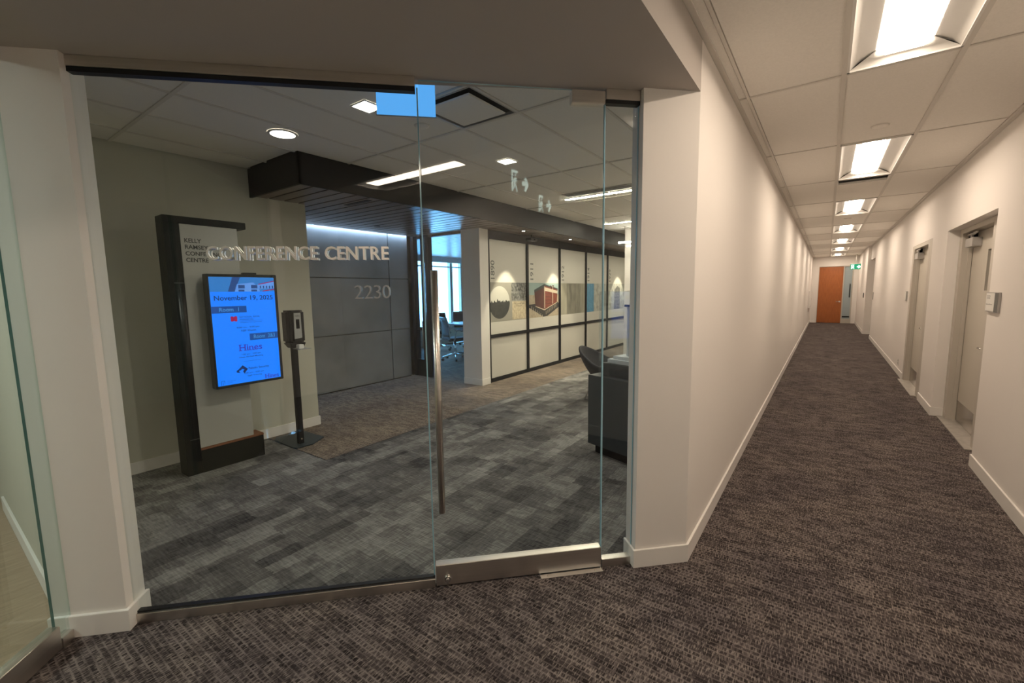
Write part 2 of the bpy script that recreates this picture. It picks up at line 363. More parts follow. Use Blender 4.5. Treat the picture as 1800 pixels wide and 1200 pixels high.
# ------------------------------------------------------------------ walls
st(MB().prism([(-.56, 2.40), (-.77, 2.19), (-.855, 2.275), (-.70, 2.43), (-.70, 22.6), (-.56, 22.6)], 0, 2.95).build('wall_left', 'wall_paint'), 'long off white wall on the left of the corridor, ending in an angled pier', 'wall')
wr = MB().box(1.05, 1.45, -6.2, 5.07, 0, 2.95).box(1.05, 1.45, 6.84, 7.70, 0, 2.95).box(1.05, 1.45, 9.27, 16.13, 0, 2.95)
wr.box(1.05, 1.45, 5.07, 6.84, 2.09, 2.95).box(1.05, 1.45, 7.70, 9.27, 2.09, 2.95).box(1.05, 1.45, 16.13, 17.6, 2.29, 2.95)
wr.box(1.15, 1.45, 5.07, 5.51, 0, 2.09).box(1.35, 1.45, 5.51, 6.84, 0, 2.09).box(1.30, 1.45, 7.70, 9.27, 0, 2.09).box(1.38, 1.45, 16.13, 17.6, 0, 2.29).box(.97, 1.45, 17.6, 22.6, 0, 2.95)
st(wr.build('wall_right', 'wall_paint'), 'off white right wall of the corridor with recessed doorways', 'wall')
we = MB().box(-.7, -.325, 22.4, 22.6, 0, 2.95).box(.82, 1.2, 22.4, 22.6, 0, 2.95).box(-.325, .82, 22.4, 22.6, 2.32, 2.95).box(-.325, .82, 22.55, 22.6, 0, 2.32)
st(we.build('wall_end', 'wall_paint'), 'far end wall of the corridor around the orange wood door', 'wall')
st(MB().box(-.75, 1.45, -3.3, -3.2, 0, 2.95).build('wall_behind', 'wall_paint'), 'wall closing the corridor behind the viewer', 'wall')
st(MB().prism([(-.56, -1.76), (-.77, -1.55), (-.87, -1.65), (-.70, -1.85), (-.70, -6.2), (-.56, -6.2)], 0, 2.95).build('wall_left', 'wall_paint'), 'off white corridor wall behind the viewer', 'wall')
st(MB().prism([pq(-2.96, -2.036), pq(-2.96, -2.45), pq(-3.14, -2.45), pq(-3.14, -2.036)], 0, 2.75).build('wall_pier', 'wall_paint'), 'narrow off white pier between the two glass entrances', 'wall')
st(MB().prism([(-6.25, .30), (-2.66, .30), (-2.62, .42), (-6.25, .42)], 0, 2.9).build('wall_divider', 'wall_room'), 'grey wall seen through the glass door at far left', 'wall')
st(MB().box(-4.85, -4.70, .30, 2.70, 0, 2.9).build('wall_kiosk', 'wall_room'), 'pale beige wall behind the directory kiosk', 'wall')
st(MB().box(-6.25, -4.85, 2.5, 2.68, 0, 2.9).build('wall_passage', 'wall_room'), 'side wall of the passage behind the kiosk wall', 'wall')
wc = st(MB().box(-6.2, -6.075, 2.5, 5.42, 0, 2.9).build('wall_concrete', 'ink_mid'), 'grey concrete panel wall washed by a bluish cove light', 'wall')
for y0, y1 in ((2.69, 4.882), (4.896, 5.41)):
    for z0, z1 in ((.015, .857), (.871, 1.729), (1.743, 2.555)): bx('concrete_panel', 'concrete', -6.08, -6.05, y0, y1, z0, z1, parent=wc, bevel=.003)
st(MB().box(-9.1, -9.0, 5.3, 15.1, 0, .5).box(-9.1, -9.0, 5.3, 15.1, 2.62, 2.95).box(-9.1, -9.0, 5.3, 6.2, 0, 2.9).box(-9.1, -9.0, 13.4, 15.1, 0, 2.9).build('wall_facade', 'wall_room'), 'window wall of the bright meeting room', 'wall')
st(MB().box(-9.1, -6.05, 5.30, 5.42, 0, 2.9).build('wall_meeting', 'wall_room'), 'inner wall of the meeting room behind the concrete wall', 'wall')
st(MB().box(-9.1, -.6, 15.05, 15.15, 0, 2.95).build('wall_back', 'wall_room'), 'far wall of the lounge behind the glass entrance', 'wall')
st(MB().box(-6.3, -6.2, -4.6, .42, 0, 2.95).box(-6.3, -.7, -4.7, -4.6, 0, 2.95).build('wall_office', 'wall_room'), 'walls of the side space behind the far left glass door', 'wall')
st(MB().box(-4.79, -4.41, 5.315, 5.53, 0, 2.475).build('wall_column', 'wall_paint'), 'white pier between the meeting room opening and picture panels', 'wall')
st(MB().box(-3.45, -2.85, 8.85, 9.35, 0, 2.9).build('wall_column', 'wall_paint'), 'distant off white column beyond the acrylic case', 'wall')

# baseboards
def bb(label, poly, z=.10, name='baseboard_left'): return st(MB().prism(poly, 0, z).build(name, 'trim_white', None, .0015), label, 'baseboard')
bb('off white baseboard wrapping the angled pier and long left corridor wall', [(-.559, 22.4), (-.559, 2.402), (-.772, 2.189), (-.857, 2.274), (-.866, 2.266), (-.7715, 2.171), (-.546, 2.395), (-.546, 22.4)])
for y0, y1, lab in ((-6.1, 5.07, 'nearest stretch of baseboard along the right wall'), (6.855, 7.70, 'short baseboard between the two grey doors'), (9.27, 16.13, 'baseboard beyond the second grey door')):
    if y0 == 6.855: bb(lab, [(1.051, 7.70), (1.051, 6.839), (1.15, 6.839), (1.15, 6.826), (1.038, 6.826), (1.038, 7.70)], name='baseboard_right')
    else: bb(lab, [(1.038, y0), (1.051, y0), (1.051, y1), (1.038, y1)], name='baseboard_right')
bb('baseboard turning the corner at the far right of the corridor', [(.958, 22.39), (.971, 22.39), (.971, 17.601), (1.2, 17.601), (1.2, 17.588), (.958, 17.588)], name='baseboard_right')
bb('short baseboard left of the orange door', [(-.56, 22.401), (-.37, 22.401), (-.37, 22.388), (-.56, 22.388)], name='baseboard_end')
b0 = .012
bb('off white baseboard wrapping the pier between two glass entrances', [pq(-2.961, -2.46), pq(-2.961, -2.037), pq(-3.15, -2.037), pq(-3.15, -2.037 + 2 * b0), pq(-2.961 + 2 * b0, -2.037 + 2 * b0), pq(-2.961 + 2 * b0, -2.46)])
bb('pale baseboard below the kiosk', [(-4.701, .43), (-4.688, .43), (-4.688, 2.713), (-4.85, 2.713), (-4.85, 2.7), (-4.701, 2.7)])
bb('baseboard of the dividing wall seen through the far left door', [(-4.7, .30), (-2.68, .30), (-2.68, .287), (-4.7, .287)])
bb('white baseboard round the pier beside the picture wall', [(-4.79, 5.316), (-4.411, 5.316), (-4.411, 5.52), (-4.398, 5.52), (-4.398, 5.303), (-4.79, 5.303)])

# ------------------------------------------------------------------ ceilings
ce = st(MB().box(-.56, 1.05, -6.2, 22.5, 2.9, 2.95).build('ceiling', 'plenum'), 'suspended tile ceiling of the corridor', 'ceiling')
XT = [-.48, .01, .505, 1.015]; Y0, PY = .20, 1.55
rows = list(range(-2, 15))
def yrow(k): return Y0 + PY * k
LIGHTROWS = {k for k in range(-1, 15) if (k % 2) == 1}     # k=1 -> 1.75..3.30
proto = {}
def tile(parent, x0, x1, y0, y1, z, key):
    g = .010
    if key not in proto:
        proto[key] = MB().box(x0 + g, x1 - g, y0 + g, y1 - g, z + .006, z + .02).build('ceiling_tile', 'tile', parent, .002); return
    inst('ceiling_tile', proto[key], ((x0 + x1) / 2, (y0 + y1) / 2, z + .006), parent)
for k in rows:
    y0, y1 = yrow(k), yrow(k + 1)
    if y1 > 22.35: y1 = 22.38
    for i in range(3):
        if i == 1 and k in LIGHTROWS and k < 14: continue
        if i == 1 and k == 4: tile(ce, XT[1], XT[2], y0 + .30, y1, CZ, 'slotcell'); continue
        tile(ce, XT[i], XT[i + 1], y0, y1, CZ, ('c', i, round(y1 - y0, 3)))
    for x0, x1 in ((-.55, XT[0]), (XT[3], 1.045)):
        tile(ce, x0, x1, y0, y1, CZ, ('b', x0, round(y1 - y0, 3)))
for xx, w in ((XT[0], .016), (XT[1], .026), (XT[2], .026), (XT[3], .016)): bx('grid_bar', 'tee', xx - w / 2, xx + w / 2, -2.9, 22.39, CZ, CZ + .03, parent=ce)
for k in rows + [15]:
    yy = yrow(k)
    if yy < 22.3: bx('grid_bar', 'tee', -.55, 1.04, yy - .008, yy + .008, CZ + .001, CZ + .028, parent=ce)
bx('wall_angle', 'tee', -.559, -.532, -2.9, 22.38, CZ - .003, CZ + .012, parent=ce); bx('wall_angle', 'tee', 1.024, 1.049, -2.9, 22.38, CZ - .003, CZ + .012, parent=ce)

cr = st(MB().box(-4.85, -.6, .3, 15.1, 2.9, 2.95).build('ceiling', 'plenum'), 'suspended tile ceiling of the dim conference lobby behind glass', 'ceiling')
RX = [-4.825, -4.32, -3.815, -3.31, -2.815, -2.31, -1.80, -1.295, -.79]; RY = [-.42, 1.10, 2.625, 4.15, 5.675, 7.20, 8.725, 10.25, 11.775, 13.30, 14.82]
for i in range(len(RX) - 1):
    for j in range(len(RY) - 1):
        x0, x1, y0, y1 = RX[i], RX[i + 1], RY[j], RY[j + 1]
        if x0 - y1 > -2.96: continue
        if x1 <= -3.80 and y0 >= 2.1: continue
        if i == 0: x0 = -4.69
        y0 = max(y0, .43)
        if x1 <= -3.80 and y1 > 2.14: y1 = 2.125
        if x0 < -3.80 < x1 and y0 > 2: x0 = -3.775
        if (i, j) == (5, 1): y1 = 2.10            # plaque diffuser fills the rest of this cell
        tile(cr, x0, x1, y0, y1, RZ, ('r', round(x0, 3), round(x1 - x0, 3), round(y1 - y0, 3)))
for xx in RX[1:-1]:
    yend = 2.13 if xx < -3.79 else 15.0
    bx('grid_bar', 'tee', xx - .010, xx + .010, max(.43, -3.0 + 2.9 + xx * 0), yend, RZ, RZ + .028, parent=cr)
for yy in RY[1:-1]:
    bx('grid_bar', 'tee', -4.69 if yy < 2.1 else -3.77, min(-.72, yy - 3.03) if yy < 2 else -.72, yy - .012, yy + .012, RZ - .001, RZ + .028, parent=cr)
bx('grid_bar', 'tee', RX[5], RX[6], 2.098, 2.116, RZ - .001, RZ + .028, parent=cr)
# soffit over the entrance alcove
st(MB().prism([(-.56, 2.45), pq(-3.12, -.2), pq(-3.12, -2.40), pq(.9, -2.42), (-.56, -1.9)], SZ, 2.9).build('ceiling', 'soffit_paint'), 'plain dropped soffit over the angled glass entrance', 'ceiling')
st(MB().box(-6.3, -.6, -4.7, .36, 2.75, 2.8).build('ceiling', 'tile'), 'ceiling of the side space behind the far left glass door', 'ceiling')
# bulkhead and wood plank ceiling
so = st(MB().box(-9.1, -3.80, 2.16, 15.1, 2.56, 2.95).build('ceiling', 'black_metal'), 'dark wood plank ceiling over the picture wall passage', 'ceiling')
bk = st(MB().box(-3.80, -3.775, 2.13, 15.05, 2.452, RZ + .004).box(-4.70, -3.775, 2.13, 2.155, 2.452, RZ + .004).build('trim_bulkhead', 'black_metal'), 'black bulkhead fascia edging the wood plank ceiling', 'trim')
p1 = p2 = p3 = None; y = 2.157; n = 0
while y < 14.9:
    yc = y + .0765
    if y + .14 < 2.70: x0, x1 = -4.699, -3.80
    elif y < 5.42: x0, x1 = -5.985, -3.80
    else: x0, x1 = -8.99, -3.80
    key = ('pl', x0)
    if key not in proto: proto[key] = MB().box(x0, x1, y + .011, y + .142, 2.47, 2.485).build('wood_plank', 'plank_wood', so, .001)
    else: inst('wood_plank', proto[key], ((x0 + x1) / 2, yc, 2.47), so)
    y += .153

# ------------------------------------------------------------------ corridor light fittings
def troffer(name, label, xc, y0, y1, hw=.236):
    t = thing(name, label, 'ceiling light', (xc, (y0 + y1) / 2, CZ), 0, 'recessed corridor lights'); hl = (y1 - y0) / 2 - .012
    fr = MB(); z = 0.0
    for a, b, c_, d_ in ((-hw, hw, -hl, -hl + .014), (-hw, hw, hl - .014, hl), (-hw, -hw + .012, -hl, hl), (hw - .012, hw, -hl, hl)): fr.box(a, b, c_, d_, -.002, .012)
    fr.build('frame', 'troffer_white', t)
    for s_ in (-1, 1):
        rf = MB(); prof = [(hw - .012, .006), (hw - .05, .040), (hw - .09, .060), (.115, .066)]
        rf.grid([[(s_ * px, yy, pz) for px, pz in prof] for yy in (-hl + .014, hl - .014)])
        rf.build('reflector', 'troffer_white', t)
    for s_ in (-1, 1):
        en = MB(); e0 = s_ * (hl - .014); e1 = s_ * (hl - .06)
        en.poly([(-hw + .012, e0, .006), (hw - .012, e0, .006), (.115, e1, .064), (-.115, e1, .064)])
        en.build('end_cap', 'troffer_white', t)
    MB().poly([(-.078, -hl + .06, .030), (-.078, hl - .06, .030), (.078, hl - .06, .030), (.078, -hl + .06, .030)]).build('lens', 'troffer_lens', t)
    for s_ in (-1, 1):                                       # perforated basket sides glow softly
        prof = [(s_ * (.0782 + .036 * math.sin(math.pi / 2 * i / 5)), .064 - .034 * math.cos(math.pi / 2 * i / 5)) for i in range(6)]
        MB().grid([[(px, yy, pz) for px, pz in prof] for yy in (-hl + .058, hl - .058)]).build('basket_side', 'basket_glow', t)
        MB().poly([(-.078, s_ * (hl - .058), .030), (.078, s_ * (hl - .058), .030), (.112, s_ * (hl - .058), .064), (-.112, s_ * (hl - .058), .064)]).build('basket_end', 'basket_glow', t)
    MB().box(-hw, hw, -hl, hl, .075, .085).build('housing', 'plenum', t)
    return t
ordw = ['nearest', 'second', 'third', 'fourth', 'fifth', 'sixth', 'farthest']
for k in (-1, 1, 3, 5, 7, 9, 11, 13):
    i = (k - 1) // 2
    lab = f'{ordw[i]} of the recessed lights along the corridor ceiling' if i >= 0 else ('recessed corridor light above the viewer, mirrored in the entrance glass')
    troffer('recessed_light', lab, (XT[1] + XT[2]) / 2, yrow(k) + .01, yrow(k + 1) - .01)
# slot diffuser after the second light
t = thing('air_diffuser', 'slot air diffuser in the corridor ceiling just past the second light', 'air vent', (.2575, yrow(4) + .15, CZ))
MB().box(-.235, .235, -.14, -.128, -.002, .02).box(-.235, .235, .128, .14, -.002, .02).box(-.235, -.222, -.14, .14, -.002, .02).box(.222, .235, -.14, .14, -.002, .02).build('frame', 'troffer_white', t)
MB().box(-.222, .222, -.128, .128, .03, .04).build('opening', 'ink_mid', t)
for yy in (-.06, .05): MB().hexa([(-.22, yy - .04, .004), (.22, yy - .04, .004), (.22, yy - .036, .004), (-.22, yy - .036, .004)], [(-.22, yy + .02, .028), (.22, yy + .02, .028), (.22, yy + .024, .028), (-.22, yy + .024, .028)]).build('blade', 'closer_grey', t)
for (xx, yy), lab in (((.256, 4.47), 'round cover plate on the corridor ceiling tile before the second light'), ((.223, 10.03), 'round ceiling disc just beyond the third corridor light')):
    t = thing('sprinkler_cover', lab, 'sprinkler', (xx, yy, CZ - .006), 0, 'ceiling cover plates')
    MB().lathe([(0, 0), (.046, 0), (.05, .004), (.05, .007)]).build('plate', 'tile', t); MB().lathe([(.050, .0065), (.056, .0065), (.058, .012)]).build('rim', 'tee', t)
t = thing('sprinkler_cover', 'round cover plate on the conference lobby ceiling below the blue panel', 'sprinkler', (-2.508, 2.392, RZ - .006), 0, 'ceiling cover plates')
MB().lathe([(0, 0), (.046, 0), (.05, .004), (.05, .007)]).build('plate', 'tile', t); MB().lathe([(.050, .0065), (.056, .0065), (.058, .012)]).build('rim', 'tee', t)

# ------------------------------------------------------------------ glass entrance (local frame: x along the glass, y into the room)
GO = (-2.533, .497, 0); G45 = math.pi / 4
def pane(name, parent, s0, s1, z0, z1, m='glass_clear', edge='glass_edge', t=.012):
    o = MB().box(s0, s1, -t / 2, t / 2, z0, z1).build(name, m, parent)
    o.data.materials.append(M[edge])
    for p_ in o.data.polygons:
        if abs(p_.normal.y) < .5: p_.material_index = 1
    return o
w1 = thing('window_1', 'large fixed glass panel left of the glass door with steel rails', 'window', GO, G45); w1['kind'] = 'structure'
pane('glass_pane', w1, .002, 1.368, .03, 2.435, edge='glass_clear')
bx('top_rail', 'steel', .0, 1.362, -.022, .022, 2.418, 2.4595, parent=w1, bevel=.0015)
bx('gasket', 'gasket', .0, 1.362, -.017, .017, 2.398, 2.4178, parent=w1)
bx('bottom_rail', 'steel', .0, 1.374, -.022, .022, .0, .046, parent=w1, bevel=.0015)
bx('gasket', 'gasket', .0, 1.374, -.012, .012, .0462, .056, parent=w1)
bx('painted_edge_glint', 'glass_edge_bright', 1.3682, 1.3745, -.006, .006, .06, 2.418, parent=w1)  # pale strip painting the highlights along the glass joint
dr = thing('door_1', 'frameless glass entrance door with long steel pull handle', 'door', GO, G45); dr['kind'] = 'structure'
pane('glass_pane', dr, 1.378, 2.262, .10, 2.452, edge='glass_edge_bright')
bx('bottom_rail', 'steel', 1.379, 2.260, -.024, .024, .008, .118, parent=dr, bevel=.002)
bx('top_patch', 'steel', 2.095, 2.260, -.024, .024, 2.388, 2.446, parent=dr, bevel=.002)
for nn, lab in ((-.060, 'pull handle on the corridor side'), (.060, 'pull handle on the lobby side')):
    h = MB().cyl((1.4206, nn, .42), (1.4206, nn, 1.60), .0165, 24).build('pull_handle', 'steel', dr); h['label'] = lab
    for zz in (.62, 1.40): MB().cyl((1.4206, nn, zz), (1.4206, math.copysign(.0062, nn), zz), .009, 12).build('standoff', 'steel', h)
lk = MB().cyl((1.437, -.024, .045), (1.437, -.036, .045), .016, 20).build('floor_lock', 'chrome', dr)
MB().cyl((1.437, -.0362, .045), (1.437, -.044, .045), .008, 14).box(1.434, 1.440, -.048, -.044, .030, .060).build('thumb_turn', 'chrome', lk)
w2 = thing('window_2', 'narrow fixed glass sidelight between the glass door and angled pier', 'window', GO, G45); w2['kind'] = 'structure'
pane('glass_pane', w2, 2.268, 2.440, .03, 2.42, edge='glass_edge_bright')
bx('painted_edge_glint', 'edge_cyan', 2.2628, 2.2678, -.006, .006, .05, 2.39, parent=w2)  # cyan strip painting the light piped along this glass edge
bx('top_rail', 'steel', 2.266, 2.440, -.022, .022, 2.412, 2.4595, parent=w2, bevel=.0015); bx('gasket', 'gasket', 2.266, 2.440, -.017, .017, 2.394, 2.4118, parent=w2)
bx('bottom_rail', 'steel', 2.266, 2.440, -.022, .022, 0, .044, parent=w2, bevel=.0015)
fp = thing('floor_plate', 'thin steel pivot plate on the carpet under the glass door', 'floor plate', (GO[0] + 2.09 * S2 + .03 * S2, GO[1] + 2.09 * S2 - .03 * S2, 0), G45)
bx('plate', 'chrome', -.17, .17, -.03, .02, 0, .004, parent=fp, bevel=.001)
for xx in (-.13, .13): MB().cyl((xx, -.012, .004), (xx, -.012, .0052), .006, 10).build('screw', 'steel', fp)
# second glass entrance at far left: frame x runs along (1,-1), starting at the pier
LO = (*pq(-2.958, -2.352), 0); L45 = -math.pi / 4
w3 = thing('window_3', 'sliver of fixed glass beside the pier at far left', 'window', LO, L45); w3['kind'] = 'structure'
pane('glass_pane', w3, .001, .072, .03, 2.435, 'glass_side', 'glass_side'); bx('bottom_rail', 'steel', .016, .074, -.018, .022, 0, .046, parent=w3, bevel=.0015); bx('top_rail', 'steel', 0.0, .074, -.022, .022, 2.418, 2.4595, parent=w3)
d2 = thing('door_2', 'frameless glass door at the far left edge with steel bottom rail', 'door', LO, L45); d2['kind'] = 'structure'
pane('glass_pane', d2, .080, .965, .10, 2.452, 'glass_side'); bx('bottom_rail', 'steel', .081, .963, -.024, .024, .008, .110, parent=d2, bevel=.002); bx('top_patch', 'steel', .081, .24, -.024, .024, 2.388, 2.446, parent=d2, bevel=.002)
MB().cyl((.90, .06, .42), (.90, .06, 1.60), .0165, 20).build('pull_handle', 'steel', d2)
w4 = thing('window_4', 'fixed glass panel beyond the far left glass door', 'window', LO, L45); w4['kind'] = 'structure'
pane('glass_pane', w4, .972, 2.62, .03, 2.435, 'glass_side'); bx('bottom_rail', 'steel', .968, 2.62, -.022, .022, 0, .046, parent=w4); bx('top_rail', 'steel', .968, 2.62, -.022, .022, 2.418, 2.4595, parent=w4)

# raised letters standing on the glass
def glass_sign(name, label, words, z0, h, bold, lm='steel_letter'):
    g = thing(name, label, 'sign', (GO[0], GO[1], 0), G45)
    for word, s0, s1 in words:
        raw = [text_raw(c_, bold, .5) for c_ in word]
        wd = [max(p[0] for p in v) - min(p[0] for p in v) for v, _ in raw]
        cap = max(max(p[1] for p in v) for v, _ in raw) - min(min(p[1] for p in v) for v, _ in raw)
        gap = .095; tot = sum(wd) + gap * (len(word) - 1); k = (s1 - s0) / tot; s = s0
        for (v, fcs), w_ in zip(raw, wd):
            x0 = min(p[0] for p in v); ym = min(p[1] for p in v); yM = max(p[1] for p in v); b = MB()
            for ya, yb in ((-.0195, -.0068), (.0068, .0195)):
                b._add([(s + (p[0] - x0) * k, ya if p[2] > 0 else yb, z0 + (p[1] - ym) / (yM - ym) * h) for p in v], fcs)
            fix_normals(b.build('letter', lm, g)); s += (w_ + gap) * k
    return g
glass_sign('glass_lettering', 'raised metal CONFERENCE CENTRE lettering on the entrance glass', [('CONFERENCE', .448, .905), ('CENTRE', .936, 1.215)], 1.652, .060, .008)
glass_sign('glass_numerals', 'raised metal suite number 2230 on the entrance glass', [('2230', 1.056, 1.215)], 1.474, .062, -.012, 'numeral_grey')

# blue lit panel hung inside the entrance
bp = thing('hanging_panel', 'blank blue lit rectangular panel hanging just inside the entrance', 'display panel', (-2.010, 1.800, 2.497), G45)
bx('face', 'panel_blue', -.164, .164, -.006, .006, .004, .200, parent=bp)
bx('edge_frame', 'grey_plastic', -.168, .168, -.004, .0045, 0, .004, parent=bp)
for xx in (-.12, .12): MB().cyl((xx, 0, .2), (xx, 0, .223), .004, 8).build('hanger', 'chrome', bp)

# ------------------------------------------------------------------ conference lobby ceiling fittings
def square_downlight(xx, yy, label):
    t = thing('square_downlight', label, 'ceiling light', (xx, yy, RZ - .002), 0, 'lobby downlights'); a = .068
    MB().box(-a - .008, a + .008, -a - .008, -a, 0, .006).box(-a - .008, a + .008, a, a + .008, 0, .006).box(-a - .008, -a, -a, a, 0, .006).box(a, a + .008, -a, a, 0, .006).build('trim_ring', 'troffer_white', t)
    MB().grid([[(-a, -a, .005), (a, -a, .005), (a, a, .005), (-a, a, .005)], [(-.03, -.03, -.0 + .0075), (.03, -.03, .0075), (.03, .03, .0075), (-.03, .03, .0075)]], False, True).build('reflector', 'lens_soft', t)
    MB().box(-.028, .028, -.028, .028, .004, .0078).build('lamp', 'downlight_glow', t)
    spot('downlight_lamp', (xx, yy, RZ - .02), (xx, yy, 0), 56 if yy > 3 else 26, 2.6, (1, .90, .74), .8)
square_downlight(-2.54, 1.934, 'square downlight beside the blue hanging panel')
square_downlight(-2.543, 3.501, 'small square downlight in the middle of the lobby ceiling')
t = thing('round_downlight', 'round downlight on the lobby ceiling near the black bulkhead', 'ceiling light', (-3.47, 1.852, RZ - .003), 0, 'lobby downlights')
MB().lathe([(.088, 0), (.104, 0), (.106, .004), (.106, .008)]).build('trim_ring', 'troffer_white', t); MB().lathe([(0, .0072), (.05, .007), (.088, .001)]).build('reflector', 'lens_soft', t)
spot('downlight_lamp', (-3.47, 1.852, RZ - .02), (-3.47, 1.852, 0), 12, 2.2, (1, .90, .74), .8)
t = thing('plaque_diffuser', 'square plaque air diffuser in the lobby ceiling behind the glass door', 'air vent', (-2.055, 2.368, RZ))
MB().box(-.245, .245, -.247, .247, .018, .03).build('opening', 'black_metal', t)
MB().box(-.245, .245, -.247, -.236, -.001, .02).box(-.245, .245, .236, .247, -.001, .02).box(-.245, -.234, -.236, .236, -.001, .02).box(.234, .245, -.236, .236, -.001, .02).build('frame', 'closer_grey', t)
MB().hexa([(-.185, -.185, -.012), (.185, -.185, -.012), (.185, .185, -.012), (-.185, .185, -.012)], [(-.192, -.192, -.004), (.192, -.192, -.004), (.192, .192, -.004), (-.192, .192, -.004)]).build('plaque', 'tile', t)
def linear(xa, xb, yy, label):
    t = thing('linear_light', label, 'ceiling light', ((xa + xb) / 2, yy, RZ - .004), 0, 'slim linear lights in the lobby ceiling'); hl = (xb - xa) / 2
    bx('housing', 'troffer_white', -hl, hl, -.032, .032, .0005, .006, parent=t); bx('lens', 'linear_lens', -hl + .006, hl - .006, -.024, .024, -.004, .0004, parent=t)
linear(-1.75, -.85, 7.85, 'added unseen linear light in the lobby ceiling near the corridor wall'); linear(-2.96, -1.45, 5.42, 'nearest slim linear light in the lobby ceiling'); linear(-3.46, -1.9, 7.85, 'second slim linear light in the lobby ceiling'); linear(-3.4, -1.9, 10.6, 'third slim linear light in the lobby ceiling'); linear(-3.4, -1.9, 13.0, 'farthest slim linear light in the lobby ceiling')  # the one near the corridor wall is added out of view to brighten the lobby
t = thing('ceiling_slot_vent', 'long dark slot vent beside the nearest linear light', 'air vent', (-2.35, 5.2, RZ))
bx('frame', 'closer_grey', -.5, .5, -.09, .09, -.003, .003, parent=t)
for yy in (-.05, 0, .05): bx('slot', 'black_metal', -.48, .48, yy - .017, yy + .017, -.0045, -.0031, parent=t)
# pendant bars by the far column
for (xx, yy, zz, hl), lab in (((-3.28, 8.4, 2.40, .13), 'nearest and highest white pendant light bar by the far column'), ((-3.20, 8.55, 2.34, .10), 'middle white pendant light bar by the far column'), ((-3.14, 8.62, 2.26, .035), 'lowest and smallest white pendant by the far column')):
    t = thing('pendant_light', lab, 'pendant light', (xx, yy, zz), 0, 'white pendants by the far column')
    bx('tube', 'downlight_glow', -hl, hl, -.018, .018, 0, .03, parent=t, bevel=.006); MB().cyl((0, 0, .03), (0, 0, RZ - zz), .003, 6).build('cord', 'black_metal', t)
# black ceiling fixture on the plank ceiling
t = thing('ceiling_projector', 'small black fixture hanging from the plank ceiling before the picture wall', 'ceiling fixture', (-4.25, 6.55, 2.36))
bx('body', 'black_plastic', -.06, .06, -.11, .11, 0, .045, parent=t, bevel=.01); MB().cyl((0, 0, .045), (0, 0, .1095), .008, 10).build('stem', 'black_plastic', t); MB().cyl((.06, 0, .022), (.075, 0, .022), .014, 14).build('lens', 'black_metal', t)
# slots and recessed spot in the plank ceiling
t = thing('plank_slot_vent', 'slim black slot vent set into the wood plank ceiling', 'air vent', (-4.18, 3.0, 2.4695)); bx('frame', 'black_metal', -.21, .21, -.03, .03, -.004, 0, parent=t)
for yy in (-.012, .012): bx('slot', 'gasket', -.2, .2, yy - .007, yy + .007, -.0055, -.0041, parent=t)
for xx, yy, lab in ((-5.395, 4.18, 'small dark spot ring in the plank ceiling by the concrete wall'), (-4.08, 6.05, 'spot ring in the plank ceiling before the leftmost picture panel'), (-4.08, 7.65, 'spot ring in the plank ceiling before the red building picture'), (-4.08, 10.95, 'spot ring in the plank ceiling before the farthest picture panel')):
    t = thing('plank_spotlight', lab, 'ceiling light', (xx, yy, 2.4695), 0, 'small spots in the plank ceiling')
    MB().lathe([(.028, -.004), (.044, -.004), (.046, 0)]).build('ring', 'black_metal', t); MB().lathe([(0, -.002), (.028, -.0035)]).build('lamp', 'downlight_glow' if xx > -5 else 'gasket', t)
    if xx > -5: spot('spot_lamp', (xx, yy, 2.455), (xx, yy, 0), 120, 1.12, (1, .86, .62), .3, .015)
# cove light above the concrete wall
cv = thing('cove_light', 'bluish cove light strip along the top of the concrete wall', 'strip light', (-6.02, 4.05, 2.515))
bx('lens', 'cove_glow', -.022, .022, -1.33, 1.33, .0, .012, parent=cv); bx('channel', 'troffer_white', -.028, .028, -1.34, 1.34, .012, .07, parent=cv)

# ------------------------------------------------------------------ directory kiosk, display, sanitiser stand
ki = thing('directory_kiosk', 'black framed directory totem with pale panel and wood ledge', 'kiosk', (-4.32, 1.57, 0))
KX, KY = -4.32, 1.57
def kb(name, m, x0, x1, y0, y1, z0, z1, parent=ki, bevel=.002): return bx(name, m, x0 - KX, x1 - KX, y0 - KY, y1 - KY, z0, z1, parent=parent, bevel=bevel)
kb('side_post', 'black_metal', -4.40, -4.24, 1.262, 1.369, 0, 2.074); kb('top_bar', 'black_metal', -4.40, -4.24, 1.262, 1.868, 2.075, 2.132); kb('base', 'black_metal', -4.40, -4.235, 1.3695, 1.876, 0, .195)
for zz in (.30, 1.60): kb('seam', 'ink_mid', -4.2405, -4.2388, 1.300, 1.368, zz, zz + .004, bevel=0)
kb('ledge', 'ledge_wood', -4.40, -4.233, 1.370, 1.878, .1952, .213)
pn = kb('panel', 'white_panel', -4.30, -4.246, 1.370, 1.796, .2135, 2.0745)
for s, zt, w_ in (('KELLY', 1.962, .118), ('RAMSEY', 1.910, .165), ('CONFERENCE', 1.858, .285), ('CENTRE', 1.806, .160)):
    text_fit('lettering', s, 'ink_dark', pn, (-4.2452 - KX, 1.397 - KY, zt - .034), (0, 1, 0), (0, 0, 1), w_, .034, .02)
sc = thing('digital_display', 'portrait digital display with a glowing blue room schedule on the kiosk', 'display', (-4.16, 1.764, .711))
SX, SY, SZ0 = -4.16, 1.764, .711
def sb(name, m, x0, x1, y0, y1, z0, z1, bevel=.0): return bx(name, m, x0 - SX, x1 - SX, y0 - SY, y1 - SY, z0 - SZ0, z1 - SZ0, parent=sc, bevel=bevel)
sb('bezel', 'black_plastic', -4.205, -4.1205, 1.483, 2.045, .711, 1.676, .004); sb('wall_mount', 'black_metal', -4.2455, -4.2052, 1.52, 1.79, .95, 1.45); sb('webcam', 'black_plastic', -4.19, -4.14, 1.775, 1.885, 1.6762, 1.692, .004)
